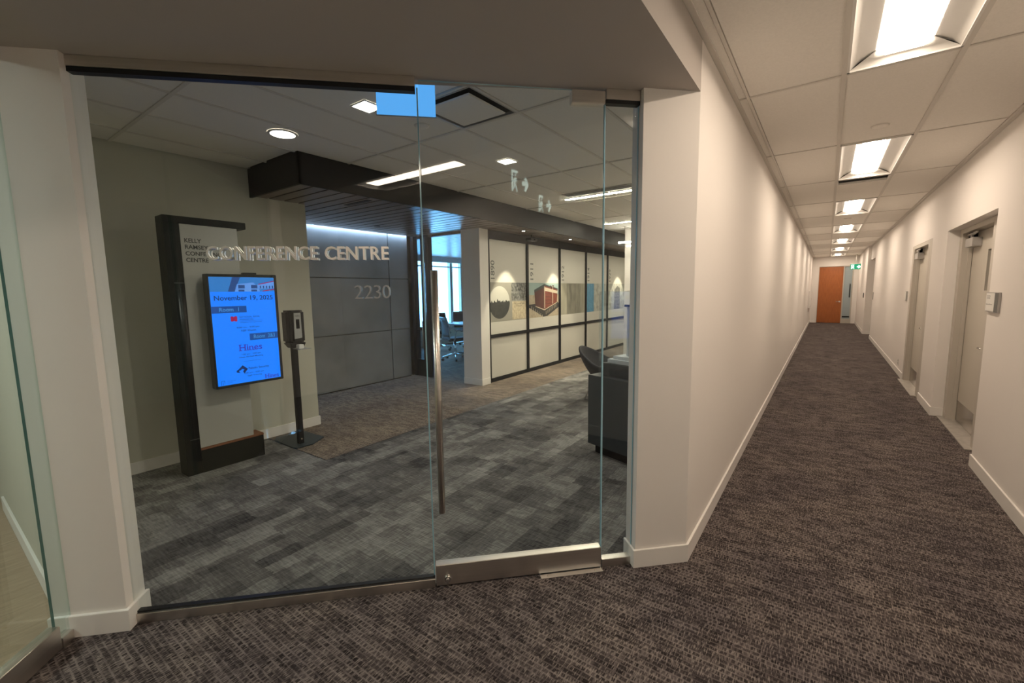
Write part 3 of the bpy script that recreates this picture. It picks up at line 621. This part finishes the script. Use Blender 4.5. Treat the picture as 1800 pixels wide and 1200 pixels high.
scr = sb('screen', 'screen_blue', -4.1204, -4.1194, 1.497, 2.018, .735, 1.651)
def su(u, v, e=0): return (-4.1192 + e - SX, 1.497 + .521 * u - SY, 1.651 - .916 * v - SZ0)
def sq(name, m, pts, e=.0002): return MB().slab([su(u, v, e) for u, v in pts][::-1], (1, 0, 0), .0003).build(name, m, scr)
def rect(u0, u1, v0, v1): return [(u0, v0), (u1, v0), (u1, v1), (u0, v1)]
def stx(s, m, u0, u1, v0, v1, bold=.0, e=.0009): return text_fit('screen_lettering', s, m, scr, su(u0, v1, e), (0, 1, 0), (0, 0, 1), .521 * (u1 - u0), .916 * (v1 - v0), bold)
sq('header_photo', 'screen_sky', rect(0, 1, 0, .135)); sq('header_building', 'screen_dark', [(.26, .135), (.34, 0), (.46, 0), (.36, .135)], .0004)
sq('header_building', 'screen_wall', [(.36, .135), (.40, .065), (.66, .048), (.74, .10), (.76, .135)], .0004); sq('header_building', 'screen_wall', [(.70, .075), (1, .04), (1, .105), (.76, .11)], .0005)
for u in (.42, .62): sq('header_window', 'screen_dark', rect(u, u + .10, .072, .105), .0007); sq('header_window', 'screen_dark', rect(u, u + .09, .116, .134), .0007)
for u in (.76, .81, .86, .91, .96): sq('header_window', 'screen_dark', [(u, .082), (u + .022, .078), (u + .022, .104), (u, .106)], .0008)
sq('header_trim', 'screen_red', [(.74, .062), (1, .030), (1, .038), (.74, .070)], .0007); sq('header_trim', 'screen_red', [(.80, .128), (1, .108), (1, .118), (.80, .135)], .0007)
stx('November 19, 2025', 'screen_text', .05, .96, .170, .222, .015)
sq('room_bar', 'screen_bar', rect(0, .52, .268, .330)); stx('Room  1', 'screen_pale', .11, .40, .281, .316)
sq('bank_logo', 'screen_red', [(.265, .366), (.292, .362), (.315, .370), (.338, .362), (.365, .366), (.365, .409), (.342, .414), (.315, .405), (.290, .413), (.265, .407)])
stx('NATIONAL BANK', 'screen_text', .40, .72, .365, .381); stx('FINANCIAL', 'screen_text', .40, .62, .389, .405); sq('rule', 'screen_text', rect(.40, .76, .4115, .4135)); stx('Wealth Management', 'screen_text', .40, .75, .420, .433)
stx('8:00 am - 5:00 pm', 'screen_text', .345, .70, .463, .483, .008); stx('NBF Wealth', 'screen_text', .41, .645, .494, .512, .008)
sq('room_bar', 'screen_bar', rect(.535, 1, .536, .600)); stx('Room  2&3', 'screen_pale', .60, .95, .548, .586)
def hines(u0, u1, v0, v1):
    w = u1 - u0; h = v1 - v0; stx('Hines', 'screen_violet', u0, u1, v0, v1, .008)
    for a in (0, .21):                                   # slab serifs on the H, i and n stems
        for vv in (v0, v1 - h * .09): sq('serif', 'screen_violet', rect(u0 + w * (a - .03), u0 + w * (a + .10), vv, vv + h * .09), .0008)
    for a in (.355, .45, .585): sq('serif', 'screen_violet', rect(u0 + w * (a - .03), u0 + w * (a + .09), v1 - h * .09, v1), .0008)
hines(.36, .72, .635, .695)
stx('1:00 pm - 2:00 pm', 'screen_text', .39, .69, .722, .740, .008); stx('Hines All-Staff Meeting', 'screen_text', .345, .725, .747, .766, .008); sq('rule', 'screen_text', rect(.40, .69, .796, .798))
sq('security_logo', 'screen_text', [(.31, .872), (.385, .832), (.465, .872), (.415, .905), (.385, .890), (.41, .874), (.375, .866), (.345, .880)]); sq('security_logo', 'screen_text', [(.285, .878), (.335, .862), (.325, .888), (.345, .902), (.29, .895)], .0005)
sq('security_logo', 'screen_text', [(.385, .894), (.435, .880), (.410, .915)], .0006)
stx('Paladin Security', 'screen_text', .475, .81, .858, .885, .012); stx('2:00 pm - 5:00 pm', 'screen_text', .40, .72, .905, .922, .008); stx('Staff Training', 'screen_text', .45, .68, .932, .951, .008)
hines(.735, .965, .950, .990)
for pts in (rect(.045, .050, .955, .995), rect(.045, .10, .955, .958), rect(.096, .101, .955, .985), rect(.07, .075, .968, .995)): sq('outline_logo', 'screen_text', pts)
stx('Conference', 'screen_text', .14, .27, .960, .968); stx('Centre', 'screen_text', .14, .21, .976, .984)

sn = thing('sanitizer_stand', 'black hand sanitizer dispenser on a floor stand beside the kiosk', 'sanitizer stand', (-4.33, 2.28, 0))
c30 = [(-.215, -.165), (.165, -.175), (.215, -.155), (.225, .0), (.115, .185), (-.245, .175), (-.295, .12), (-.29, -.12)]
MB().prism(c30, 0, .010).build('base_plate', 'charcoal', sn, .003); MB().box(.075, .125, -.085, -.035, .010, 1.06).build('pole', 'black_plastic', sn, .003); MB().cyl((.126, -.06, .06), (.130, -.06, .06), .009, 10).build('screw', 'chrome', sn)
dp = MB().prism([(.055, -.145), (.165, -.145), (.20, -.115), (.205, -.02), (.185, .02), (.055, .03)], 1.03, 1.345).build('dispenser', 'black_plastic', sn, .018)
fr_ = MB().hexa([(.2055, -.105, 1.07), (.2055, -.03, 1.08), (.214, -.03, 1.08), (.214, -.105, 1.07)], [(.203, -.098, 1.32), (.203, -.032, 1.32), (.212, -.032, 1.32), (.212, -.098, 1.32)]).build('front_plate', 'grey_plastic', dp, .002)
bx('sight_window', 'black_metal', .2125, .2150, -.083, -.050, 1.17, 1.26, parent=dp); text_fit('lettering', 'PURELL', 'ink_dark', dp, (.2146, -.088, 1.285), (0, 1, 0), (0, 0, 1), .045, .014)
MB().hexa([(.10, -.125, .985), (.19, -.125, .985), (.19, -.005, .985), (.10, -.005, .985)], [(.06, -.14, 1.03), (.195, -.14, 1.03), (.195, .015, 1.03), (.06, .015, 1.03)]).build('chute', 'black_plastic', dp, .004)
bx('drip_tray', 'white_plastic', .155, .245, -.085, -.035, .978, 1.018, parent=sn, bevel=.004)
bx('tray_lip', 'grey_plastic', .15, .29, -.10, .01, .972, .978, parent=sn)

# ------------------------------------------------------------------ meeting room opening and furniture
mf = thing('window_5', 'black framed glass strip beside the meeting room opening', 'window', (-5.82, 5.42, 0)); mf['kind'] = 'structure'
for x0, x1 in ((-.225, -.150), (.030, .215)): bx('stile', 'black_metal', x0, x1, -.05, .05, 0, 2.47, parent=mf)
bx('glass_pane', 'glass_meeting', -.149, .029, -.005, .005, .30, 2.42, parent=mf); bx('kick_panel', 'black_metal', -.149, .029, -.03, .03, 0, .30, parent=mf); bx('mid_bar', 'black_metal', -.149, .029, -.03, .03, .83, .88, parent=mf); bx('head', 'black_metal', -.149, .029, -.03, .03, 2.42, 2.47, parent=mf)
MB().cyl((.05, -.075, .5), (.05, -.075, 1.0), .012, 14).build('pull_bar', 'chrome', mf)
st(MB().box(-5.60, -4.79, 5.38, 5.46, 2.432, 2.4695).box(-4.835, -4.79, 5.38, 5.46, 0, 2.432).build('trim_opening', 'black_metal'), 'black frame around the meeting room opening', 'trim')
# facade windows: frames with panes
ywin = [6.2, 7.0, 7.8, 8.6, 9.45, 9.62, 9.92, 10.06, 10.9, 11.7, 12.5, 13.4]
wf = thing('window_6', 'bright tall window of the meeting room with pale mullions', 'window', (-9.05, 9.8, .5)); wf['kind'] = 'structure'
for yy in (6.2, 7.0, 7.8, 8.6, 9.53, 9.99, 10.6, 11.4, 12.2, 13.0, 13.36): bx('mullion', 'steel_letter' if False else 'frame_paint', -.05, .05, yy - 9.8 - .055, yy - 9.8 + .055, 0, 2.12, parent=wf)
bx('transom', 'frame_paint', -.03, .03, -3.6, 3.6, 1.70, 1.735, parent=wf); bx('sill', 'frame_paint', -.05, .08, -3.6, 3.6, -.02, .02, parent=wf); bx('glass_pane', 'glass_window', -.045, -.035, -3.6, 3.6, .02, 2.12, parent=wf)
bld = thing('roller_shade', 'rolled white shade above the meeting room windows', 'blind', (-8.93, 9.8, 2.33)); bx('cloth', 'shade_fabric', -.004, .004, -3.6, 3.6, .02, .139, parent=bld); MB().cyl((0, -3.6, .01), (0, 3.6, .01), .012, 10).build('hem_bar', 'white_plastic', bld)

def task_chair(label, loc, rz):
    t = thing('office_chair', label, 'chair', loc, rz, 'task chairs round the meeting table')
    rows_ = []
    for i in range(7):
        zz = .52 + .42 * i / 6; w_ = .21 + .02 * math.sin(math.pi * i / 6); yy = .20 + .06 * i / 6 - .03 * math.sin(math.pi * i / 6)
        rows_.append([(w_ * (j / 4 - 1), yy - .05 * (1 - abs(j / 4 - 1)) * -1 * .6, zz) for j in range(9)])
    bk_ = MB().grid(rows_); o = bk_.build('backrest', 'mesh_black', t); s_ = o.modifiers.new('solid', 'SOLIDIFY'); s_.thickness = .02
    MB().tube([(-.225, .20, .50), (-.24, .23, .75), (-.215, .27, .945), (.215, .27, .945), (.24, .23, .75), (.225, .20, .50)], .012, 8).build('back_frame', 'grey_plastic', t)
    MB().box(-.24, .24, -.24, .23, .43, .50).build('seat', 'mesh_black', t, .03)
    for s in (-1, 1): MB().tube([(s * .25, .12, .46), (s * .30, .12, .50), (s * .30, .08, .67), (s * .29, -.16, .68)], .016, 8).build('armrest', 'grey_plastic', t)
    MB().cyl((0, 0, .10), (0, 0, .43), .028, 14).build('gas_column', 'chrome', t)
    for i in range(5):
        a = 6.28318 * i / 5 + .3; ex, ey = .30 * math.cos(a), .30 * math.sin(a)
        l = MB().cyl((0, 0, .13), (ex, ey, .085), .024, 8, .014).build('base_arm', 'chrome', t); MB().cyl((ex - .02 * math.sin(a), ey + .02 * math.cos(a), .03), (ex + .02 * math.sin(a), ey - .02 * math.cos(a), .03), .03, 12).build('caster', 'black_plastic', l)
    return t
def chair_copy(src, label, loc, rz):
    c = copy_tree(src); c['label'] = label; c.location = loc; c.rotation_euler = (0, 0, rz); return c
tc = task_chair('black mesh task chair nearest the meeting room opening', (-6.65, 7.10, 0), math.radians(155))
chair_copy(tc, 'black task chair across the meeting table, left of the pair by the window', (-8.1, 8.1, 0), math.radians(60)); chair_copy(tc, 'black task chair across the meeting table, right of the pair by the window', (-8.1, 9.05, 0), math.radians(70))
tb = thing('meeting_table', 'pale long table in the meeting room behind the task chair', 'table', (-7.05, 8.7, 0)); bx('table_top', 'table_top', -.55, .75, -1.05, 1.9, .71, .74, parent=tb, bevel=.01)
for yy in (-.7, 1.4): bx('leg', 'black_metal', -.08, .25, yy - .05, yy + .05, .02, .71, parent=tb); bx('foot', 'black_metal', -.3, .45, yy - .05, yy + .05, 0, .02, parent=tb)

# ------------------------------------------------------------------ picture wall
wa = st(MB().box(-4.62, -4.47, 5.53, 15.1, 0, 2.9).build('wall_picture', 'pane_white'), 'black framed wall of white panels printed with historical pictures', 'wall')
MU = [5.555, 6.69, 7.875, 9.075, 10.27, 11.47, 12.67, 13.87]
for i, yy in enumerate(MU): bx('mullion', 'black_metal', -4.47, -4.425, yy - .028, yy + .028, 0, 2.469, parent=wa)
for y0, y1 in zip(MU[:-1], MU[1:]):
    a, b = y0 + .0285, y1 - .0285
    bx('bottom_rail', 'black_metal', -4.47, -4.428, a, b, 0, .062, parent=wa); bx('mid_rail', 'black_metal', -4.47, -4.428, a, b, .735, .790, parent=wa); bx('top_rail', 'black_metal', -4.47, -4.428, a, b, 2.335, 2.469, parent=wa)
    bx('lower_pane', 'pane_white', -4.469, -4.452, a, b, .0625, .7345, parent=wa); bx('upper_pane', 'pane_white', -4.469, -4.452, a, b, .7905, 2.3345, parent=wa)
def pr(name, m, pts, e=0.0): return MB().slab([(-4.4518 + e, y_, z_) for y_, z_ in pts][::-1], (1, 0, 0), .0006).build(name, m, wa)
def prr(name, m, y0, y1, z0, z1, e=0.0): return pr(name, m, [(y0, z1), (y1, z1), (y1, z0), (y0, z0)], e)
def year(s, y0): text_fit('year_lettering', s, 'ink_mid', wa, (-4.4508, y0 + .130, 1.70), (0, 0, 1), (0, -1, 0), .30, .105, .012)
for s, y0 in (('1890', 5.61), ('1911', 6.78), ('1912', 7.955), ('1914', 9.15), ('1929', 10.36)): year(s, y0)
# 1890 panel
prr('picture', 'print_grey', 5.584, 6.660, .992, 1.645)
prr('picture', 'print_bw', 6.205, 6.660, 1.335, 1.643, .0008); prr('picture', 'print_doc', 6.225, 6.655, 1.005, 1.318, .0008)
text_fit('picture_lettering', 'The Canadian Pacific', 'ink_dark', wa, (-4.4500, 6.27, 1.265), (0, 1, 0), (0, 0, 1), .34, .03); text_fit('picture_lettering', 'Railway', 'ink_dark', wa, (-4.4500, 6.36, 1.225), (0, 1, 0), (0, 0, 1), .16, .022)
circ = lambda r0, a0, a1, n=40: [(5.862 + .287 * math.cos(a0 + (a1 - a0) * i / n), 1.312 + .272 * math.sin(a0 + (a1 - a0) * i / n)) for i in range(n + 1)]
pr('picture', 'print_sky', circ(0, 0, 2 * math.pi)[:-1][::-1], .0008)
low = circ(0, math.pi + .02, 2 * math.pi - .02); rr = random.Random(3); tops = []
for i in range(34):
    yy = low[-1][0] - (low[-1][0] - low[0][0]) * i / 33; hgt = rr.choice((.0, .01, .02, .05, .03)) * (1.3 if i in (28, 29, 30, 20) else .8)
    tops.append((yy, 1.312 + hgt * (0 if i in (0, 33) else 1)))
pr('picture', 'print_ground', (low + tops)[::-1], .0016)
# 1911 panel: red brick block over a street
Y1, Wd, ZT, ZH = 6.722, 1.122, 1.645, .650
def b2(u, v): return (Y1 + Wd * u, ZT - ZH * v)
prr('picture', 'print_teal', Y1, Y1 + Wd, 1.42, 1.645); prr('picture', 'print_tan', Y1, Y1 + Wd, .995, 1.42)
def pb(m, pts, e): return pr('picture', m, [b2(u, v) for u, v in pts], e)
pb('ink_dark', [(.03, .62), (.22, .60), (.51, .72), (.94, .56), (1, .62), (1, .74), (.62, .98), (.48, 1.0), (.03, .70)], .0008)
pb('print_red_dark', [(.19, .22), (.51, .05), (.51, .78), (.22, .66)], .0016); pb('print_red', [(.51, .05), (.97, .18), (.94, .58), (.51, .78)], .0016)
pb('print_roof', [(.19, .20), (.51, .03), (.51, .12), (.19, .27)], .0024); pb('print_cream', [(.51, .12), (.96, .24), (.955, .32), (.51, .23)], .0024); pb('print_roof', [(.51, .03), (.97, .165), (.97, .20), (.51, .075)], .0028)
for u in (.505, .78): pb('print_cream', [(u, .10), (u + .022, .11), (u + .022, .74 - (.12 if u > .6 else 0)), (u, .75 - (.12 if u > .6 else 0))], .0032)
for v in (.30, .40, .50, .60): pb('print_red_dark', [(.54, v), (.77, v + .01), (.77, v + .025), (.54, v + .015)], .0032)
pb('print_cream', [(.22, .66), (.51, .78), (.51, .81), (.22, .685)], .0036); pb('print_cream', [(.51, .78), (.94, .58), (.94, .605), (.51, .81)], .0036)
for i in range(7):
    u = .10 + .056 * i; v = .66 + .045 * i; pb('print_cream', [(u, v), (u + .012, v + .005), (u + .012, v + .16 - .004 * i), (u, v + .15)], .0036)
for i in range(7):
    u = .56 + .056 * i; v = .83 - .032 * i; pb('print_cream', [(u, v), (u + .012, v - .005), (u + .012, v + .10), (u, v + .105)], .0036)
for i, (u, v) in enumerate(((.70, .07), (.74, .12), (.78, .06), (.83, .13))): pb('print_red_dark', [(u, v), (u + .05, v + .01), (u + .045, v + .05), (u, v + .045)], .0040)
# later panels
prr('picture', 'print_map', 7.905, 9.045, .995, 1.645); prr('picture', 'print_map_dark', 8.2, 8.85, .995, 1.645, .0008)
prr('picture', 'print_blue', 9.105, 9.52, .995, 1.645); prr('picture', 'print_pale', 9.52, 10.24, .995, 1.645)
prr('picture', 'print_pale', 10.3, 11.44, .995, 1.645); pr('picture', 'print_bw', [(10.75, 1.50), (10.95, 1.60), (11.1, 1.52), (11.12, .997), (10.72, .997)], .0008); prr('picture', 'print_map', 11.5, 12.64, .995, 1.645)

# ------------------------------------------------------------------ lounge: armchairs, plinth, model column in acrylic case
def armchair(label, loc, rz):
    t = thing('lounge_armchair', label, 'armchair', loc, rz, 'dark lounge armchairs'); rows_ = []
    for i in range(9):
        k = i / 8; row = []
        for j in range(25):
            a = math.pi * (-.10 + 1.20 * j / 24); back = max(0, math.sin(a)) ** 1.3
            top = .50 + .22 * back; zz = .30 + (top - .30) * k; flare = .17 + .15 * math.sin(k * math.pi * .5)
            row.append((flare * 1.02 * math.cos(a) * 1.08, .02 + flare * math.sin(a) * (.95 + .2 * k * back), zz))
        rows_.append(row)
    sh = MB().grid(rows_).build('shell', 'fabric_navy', t); s_ = sh.modifiers.new('solid', 'SOLIDIFY'); s_.thickness = .035; s_.offset = 0; sh.modifiers.new('sub', 'SUBSURF').render_levels = 1
    MB().prism([(.24 * math.cos(6.28318 * i / 24), -.02 + .25 * math.sin(6.28318 * i / 24)) for i in range(24)], .30, .42).build('seat', 'fabric_navy', t, .025)
    for s in (-1, 1): MB().tube([(s * .14, -.16, .30), (s * .24, -.24, .012), (s * .24, .24, .012), (s * .14, .16, .30)], .010, 8).build('sled_leg', 'chrome', t)
    return t
a1 = armchair('dark shell armchair with chrome sled legs beside the plinth', (-2.42, 5.62, 0), math.radians(98))
a2 = copy_tree(a1); a2['label'] = 'second dark armchair farther back behind the acrylic case'; a2.location = (-2.12, 6.75, 0); a2.rotation_euler = (0, 0, math.radians(10))
PR = math.radians(-18); pl = thing('display_plinth', 'charcoal display plinth on a recessed black base behind the glass', 'plinth', (-1.742, 3.616, 0), PR)
bx('toe_base', 'black_metal', .05, .60, .05, .55, 0, .085, parent=pl); bx('body', 'charcoal', 0, .65, 0, .60, .085, .73, parent=pl, bevel=.003)
cx_, cy_ = .34, .30
cs = thing('acrylic_case', 'clear acrylic display case on top of the charcoal plinth', 'display case', (-1.742 + cx_ * math.cos(PR) - cy_ * math.sin(PR), 3.616 + cx_ * math.sin(PR) + cy_ * math.cos(PR), .73), PR)
h_ = .75; a_ = .255
for n_, (x0, x1, y0, y1) in enumerate(((-a_, a_, -a_, -a_ + .006), (-a_, a_, a_ - .006, a_), (-a_, -a_ + .006, -a_ + .0062, a_ - .0062), (a_ - .006, a_, -a_ + .0062, a_ - .0062))): bx('side_sheet', 'acrylic', x0, x1, y0, y1, 0, h_, parent=cs)
bx('top_sheet', 'acrylic', -a_, a_, -a_, a_, h_ + .0005, h_ + .0065, parent=cs)
pb_ = tag(MB().box(-.235, .235, -.235, .235, 0, .115).build('model_base', 'charcoal', None, .002), 'charcoal block carrying the white model inside the acrylic case', 'base block'); pb_.location = cs.location + Vector((0, 0, .0015)); pb_.rotation_euler = (0, 0, PR)
mc = thing('column_model', 'white fluted column model standing inside the acrylic case', 'model', cs.location + Vector((0, 0, .117)), PR)
bx('plinth_step', 'plaster_white', -.20, .20, -.20, .20, 0, .035, parent=mc, bevel=.002); bx('plinth_step', 'plaster_white', -.165, .165, -.165, .165, .0352, .062, parent=mc, bevel=.002)
flp = []
for i in range(96):
    a = 6.28318 * i / 96; flp.append(((.118 - .014 * abs(math.sin(a * 8)) ** .5) * math.cos(a), (.118 - .014 * abs(math.sin(a * 8)) ** .5) * math.sin(a)))
MB().prism(flp, .0622, .50).build('fluted_shaft', 'plaster_white', mc); bx('cap_block', 'charcoal', -.10, .10, -.10, .10, .5002, .52, parent=mc)

# ------------------------------------------------------------------ corridor doors
def metal_door(name, label, fx, lx, y0, y1, ztop, lite):
    # frame face at fx, leaf face at lx, opening y0..y1 (hinge side far)
    t = thing(name, label, 'door', (lx, (y0 + y1) / 2, 0)); t['kind'] = 'structure'; cx, cy = lx, (y0 + y1) / 2
    def b(n, m, x0, x1, ya, yb, z0, z1, bev=.001, par=t): return bx(n, m, x0 - cx, x1 - cx, ya - cy, yb - cy, z0, z1, parent=par, bevel=bev)
    b('door_jamb', 'frame_paint', fx, lx + .06, y1, y1 + .12, 0, ztop); b('door_jamb', 'frame_paint', fx, lx + .06, y0 - .12, y0, 0, ztop); b('door_head', 'frame_paint', fx, lx + .06, y0, y1, ztop - .05, ztop)
    b('door_stop', 'frame_paint', lx - .035, lx - .002, y1 - .012, y1, .01, ztop - .05)
    if lite:
        zb = 1.44; zt = 1.83; ya, yb = y0 + .20, y0 + .46
        leaf = MB().box(0, .045, y0 + .004 - cy, ya - cy, .012, ztop - .054).box(0, .045, yb - cy, y1 - .016 - cy, .012, ztop - .054).box(0, .045, ya - cy, yb - cy, .012, zb).box(0, .045, ya - cy, yb - cy, zt, ztop - .054).build('door_leaf', 'door_paint', t)
        for q in ((ya - .02, ya, zb, zt), (yb, yb + .02, zb, zt), (ya - .02, yb + .02, zb - .02, zb), (ya - .02, yb + .02, zt, zt + .02)): b('lite_frame', 'frame_paint', lx - .010, lx - .0002, *q, par=leaf)
        b('lite_glass', 'black_plastic', lx + .012, lx + .018, ya, yb, zb, zt, 0, leaf)
    else: leaf = b('door_leaf', 'door_paint', lx, lx + .045, y0 + .004, y1 - .016, .012, ztop - .054)
    b('kick_plate', 'kick_metal', lx - .0025, lx - .0003, y0 + .02, y1 - .03, .015, .235, 0, leaf)
    b('threshold', 'threshold_metal', fx - .055, lx + .02, y0 - .10, y1 + .10, 0, .011)
    c_ = b('door_closer', 'closer_grey', lx - .072, lx - .001, y1 - .34, y1 - .06, ztop - .205, ztop - .115, .004)
    ah = MB().cyl((lx - .05 - cx, y1 - .20 - cy, ztop - .115), (lx - .05 - cx, y1 - .20 - cy, ztop - .075), .012, 12).tube([(lx - .05 - cx, y1 - .20 - cy, ztop - .08), (lx - .075 - cx, y1 - .52 - cy, ztop - .078), (lx - .045 - cx, y1 - .02 - cy, ztop - .070)], .010, 8)
    ah.build('closer_arm', 'closer_grey', c_); b('arm_bracket', 'black_metal', lx - .05, lx - .002, y1 - .17, y1 - .05, ztop - .100, ztop - .052, .001, c_)
    yh = y0 + .085
    MB().cyl((lx - cx, yh - cy, .905), (lx - .012 - cx, yh - cy, .905), .027, 20).build('rose', 'chrome', leaf)
    MB().tube([(lx - .012 - cx, yh - cy, .905), (lx - .052 - cx, yh - cy, .905), (lx - .052 - cx, yh + .165 - cy, .905)], .009, 10).build('lever', 'chrome', leaf)
    MB().cyl((lx - cx, yh - cy, 1.03 if not lite else .80), (lx - .014 - cx, yh - cy, 1.03 if not lite else .80), .02, 18).build('lock_cylinder', 'chrome', leaf)
    return t
metal_door('door_3', 'nearest beige grey steel door with narrow vision panel on the right', 1.15, 1.234, 5.63, 6.715, 2.0895, True)
metal_door('door_4', 'second beige grey steel door on the right wall, farther along', 1.052, 1.125, 8.00, 9.15, 2.0895, False)
st(MB().box(1.052, 1.30, 7.701, 7.878, 0, 2.0895).build('trim_jamb', 'frame_paint'), 'steel side frame of the second grey door', 'trim')
# door signs
def name_plate(label, yc, z0, w_, h_, big, small):
    t = thing('room_sign', label, 'sign', (1.05, yc, z0), 0, 'room signs on the right corridor wall')
    bx('backing', 'closer_grey', -.016, -.0005, -w_ / 2, w_ / 2, 0, h_, parent=t, bevel=.001); bx('side_strip', 'black_plastic' if False else 'ink_mid', -.0175, -.0162, -w_ / 2, -w_ / 2 + w_ * .27, .002, h_ - .002, parent=t); ins = bx('insert', 'white_plastic', -.0175, -.0162, -w_ / 2 + w_ * .275, w_ / 2 - .003, .008, h_ - .006, parent=t)
    if big:
        text_fit('lettering', big, 'ink_dark', ins, (-.0179, w_ / 2 - .025, h_ * .68), (0, -1, 0), (0, 0, 1), w_ * .28, h_ * .16); text_fit('lettering', small, 'ink_dark', ins, (-.0179, w_ / 2 - .018, h_ * .36), (0, -1, 0), (0, 0, 1), w_ * .52, h_ * .07)
    return t
name_plate('room sign with a number on the wall right of the nearest grey door', 4.905, 1.285, .30, .152, '232', 'Service Room')
name_plate('small room sign just left of the second grey door', 9.50, 1.25, .16, .155, '', '')
name_plate('small dark sign past the far right opening', 15.9, 1.12, .15, .2, '', ''); 
t = thing('wall_outlet', 'white electrical outlet low on the right wall', 'outlet', (1.05, 9.83, .15)); opl = bx('plate', 'outlet_white', -.006, -.0005, -.036, .036, 0, .115, parent=t, bevel=.002)
for zz in (.025, .068): bx('socket', 'ink_mid', -.0072, -.0061, -.014, .014, zz, zz + .026, parent=opl)
t = thing('card_reader', 'small black card reader on the far right wall', 'card reader', (.97, 18.3, 1.12)); bx('body', 'black_plastic', -.02, -.0005, -.05, .05, 0, .16, parent=t, bevel=.004); bx('light', 'exit_white', -.0212, -.0201, -.01, .01, .12, .13, parent=t)
t = thing('wall_box', 'white boxed panel on the far left corridor wall', 'wall panel', (-.56, 20.3, .72)); bx('cover', 'trim_white', .0005, .07, -.6, .6, 0, .62, parent=t, bevel=.005); bx('latch', 'chrome', .0702, .076, .5, .54, .28, .33, parent=t)
# far right alcove door
t = thing('door_5', 'recessed pale door in the opening at the far right', 'door', (1.375, 16.85, 0)); t['kind'] = 'structure'; bx('door_leaf', 'door_paint', -.04, 0, -.5, .5, .01, 2.28, parent=t); MB().cyl((-.041, -.42, .95), (-.09, -.42, .95), .012, 10).build('knob', 'chrome', t)
# end door
t = thing('door_6', 'orange wood door at the far end of the corridor', 'door', (.085, 22.4, 0)); t['kind'] = 'structure'
bx('door_leaf', 'orange_wood', -.395, .405, .03, .075, .008, 2.30, parent=t, bevel=.002)
for x0, x1, z0, z1 in ((-.41, -.397, 0, 2.318), (.407, .425, 0, 2.318), (-.397, .407, 2.302, 2.318)): bx('door_frame', 'frame_paint', x0, x1, -.01, .13, z0, z1, parent=t)
MB().tube([(.34, .03, .88), (.34, -.02, .88), (.21, -.02, .88)], .011, 8).build('lever', 'chrome', t); MB().cyl((.34, .03, .88), (.34, .018, .88), .03, 16).build('rose', 'chrome', t)
t = thing('window_7', 'narrow frosted sidelight beside the orange door', 'window', (.655, 22.4, 0)); t['kind'] = 'structure'
for x0, x1, z0, z1 in ((-.143, -.125, 0, 2.318), (.125, .163, 0, 2.318), (-.125, .125, 2.29, 2.318), (-.125, .125, 0, .18)): bx('frame', 'frame_paint', x0, x1, -.01, .10, z0, z1, parent=t)
bx('glass_pane', 'frosted', -.125, .125, .03, .042, .18, 2.29, parent=t); bx('kick_bar', 'black_metal', -.12, .12, .015, .0295, .24, .29, parent=t); MB().cyl((.075, .0, 1.05), (.075, .0, 1.6), .014, 10).build('pull_bar', 'black_metal', t)

# ------------------------------------------------------------------ exit signs
def exit_sign(label, loc, rz, w_=.32, h_=.19, arrow=1, drop=.05, face='exit_green'):
    t = thing('exit_sign', label, 'exit sign', loc, rz, 'running man exit signs')
    bx('housing', 'white_plastic', -w_ / 2 - .01, w_ / 2 + .01, .0, .035, h_, h_ + .028, parent=t, bevel=.004); pl8 = bx('plate', face, -w_ / 2, w_ / 2, .012, .022, 0, h_ - .0005, parent=t); MB().cyl((0, .017, h_ + .028), (0, .017, h_ + .028 + drop), .012, 10).build('stem', 'white_plastic', t)
    s = arrow
    def g(name, pts): return fix_normals(MB().slab([(s * x_ * w_, .0118, z_ * h_) for x_, z_ in pts], (0, -1, 0), .001).build(name, 'exit_clear' if face == 'acrylic' else 'exit_white', pl8))
    g('arrow', [(.08, .42), (.24, .42), (.20, .22), (.28, .22), (.42, .5), (.28, .78), (.20, .78), (.24, .58), (.08, .58)])
    g('doorway', [(-.42, .1), (-.42, .9), (-.14, .9), (-.14, .8), (-.36, .8), (-.36, .1)])
    hd = [(-.24 + .028 * math.cos(6.28 * i / 10), .72 + .06 * math.sin(6.28 * i / 10)) for i in range(10)]
    g('runner', hd); g('runner', [(-.29, .62), (-.20, .64), (-.14, .48), (-.16, .44), (-.21, .54), (-.23, .40), (-.16, .26), (-.15, .10), (-.19, .10), (-.21, .24), (-.27, .34), (-.30, .20), (-.37, .18), (-.37, .23), (-.33, .25), (-.30, .50), (-.33, .44), (-.37, .44)])
    return t
exit_sign('lit green running man exit sign hanging at the far end of the corridor', (.83, 21.3, 2.13), 0, .34, .2, 1, CZ - 2.13 - .228)
exit_sign('running man exit sign above the viewer, mirrored in the glass door', (-.10, 1.04, 2.24), math.pi, .28, .20, -1, CZ - 2.24 - .228, 'acrylic')
exit_sign('running man exit sign by the right wall, mirrored faintly in the glass door', (.80, .72, 2.24), math.pi, .28, .20, -1, CZ - 2.24 - .228, 'acrylic')

# added light, out of view, to fill the side space and brighten the pier
t = thing('added_side_light', 'added unseen flat fill light in the side space behind the far left door', 'ceiling light', (-3.4, -1.6, 2.745)); bx('frame', 'troffer_white', -.31, .31, -.61, .61, -.002, .004, parent=t); bx('lens', 'side_fill_lens', -.28, .28, -.58, .58, -.006, -.0021, parent=t)
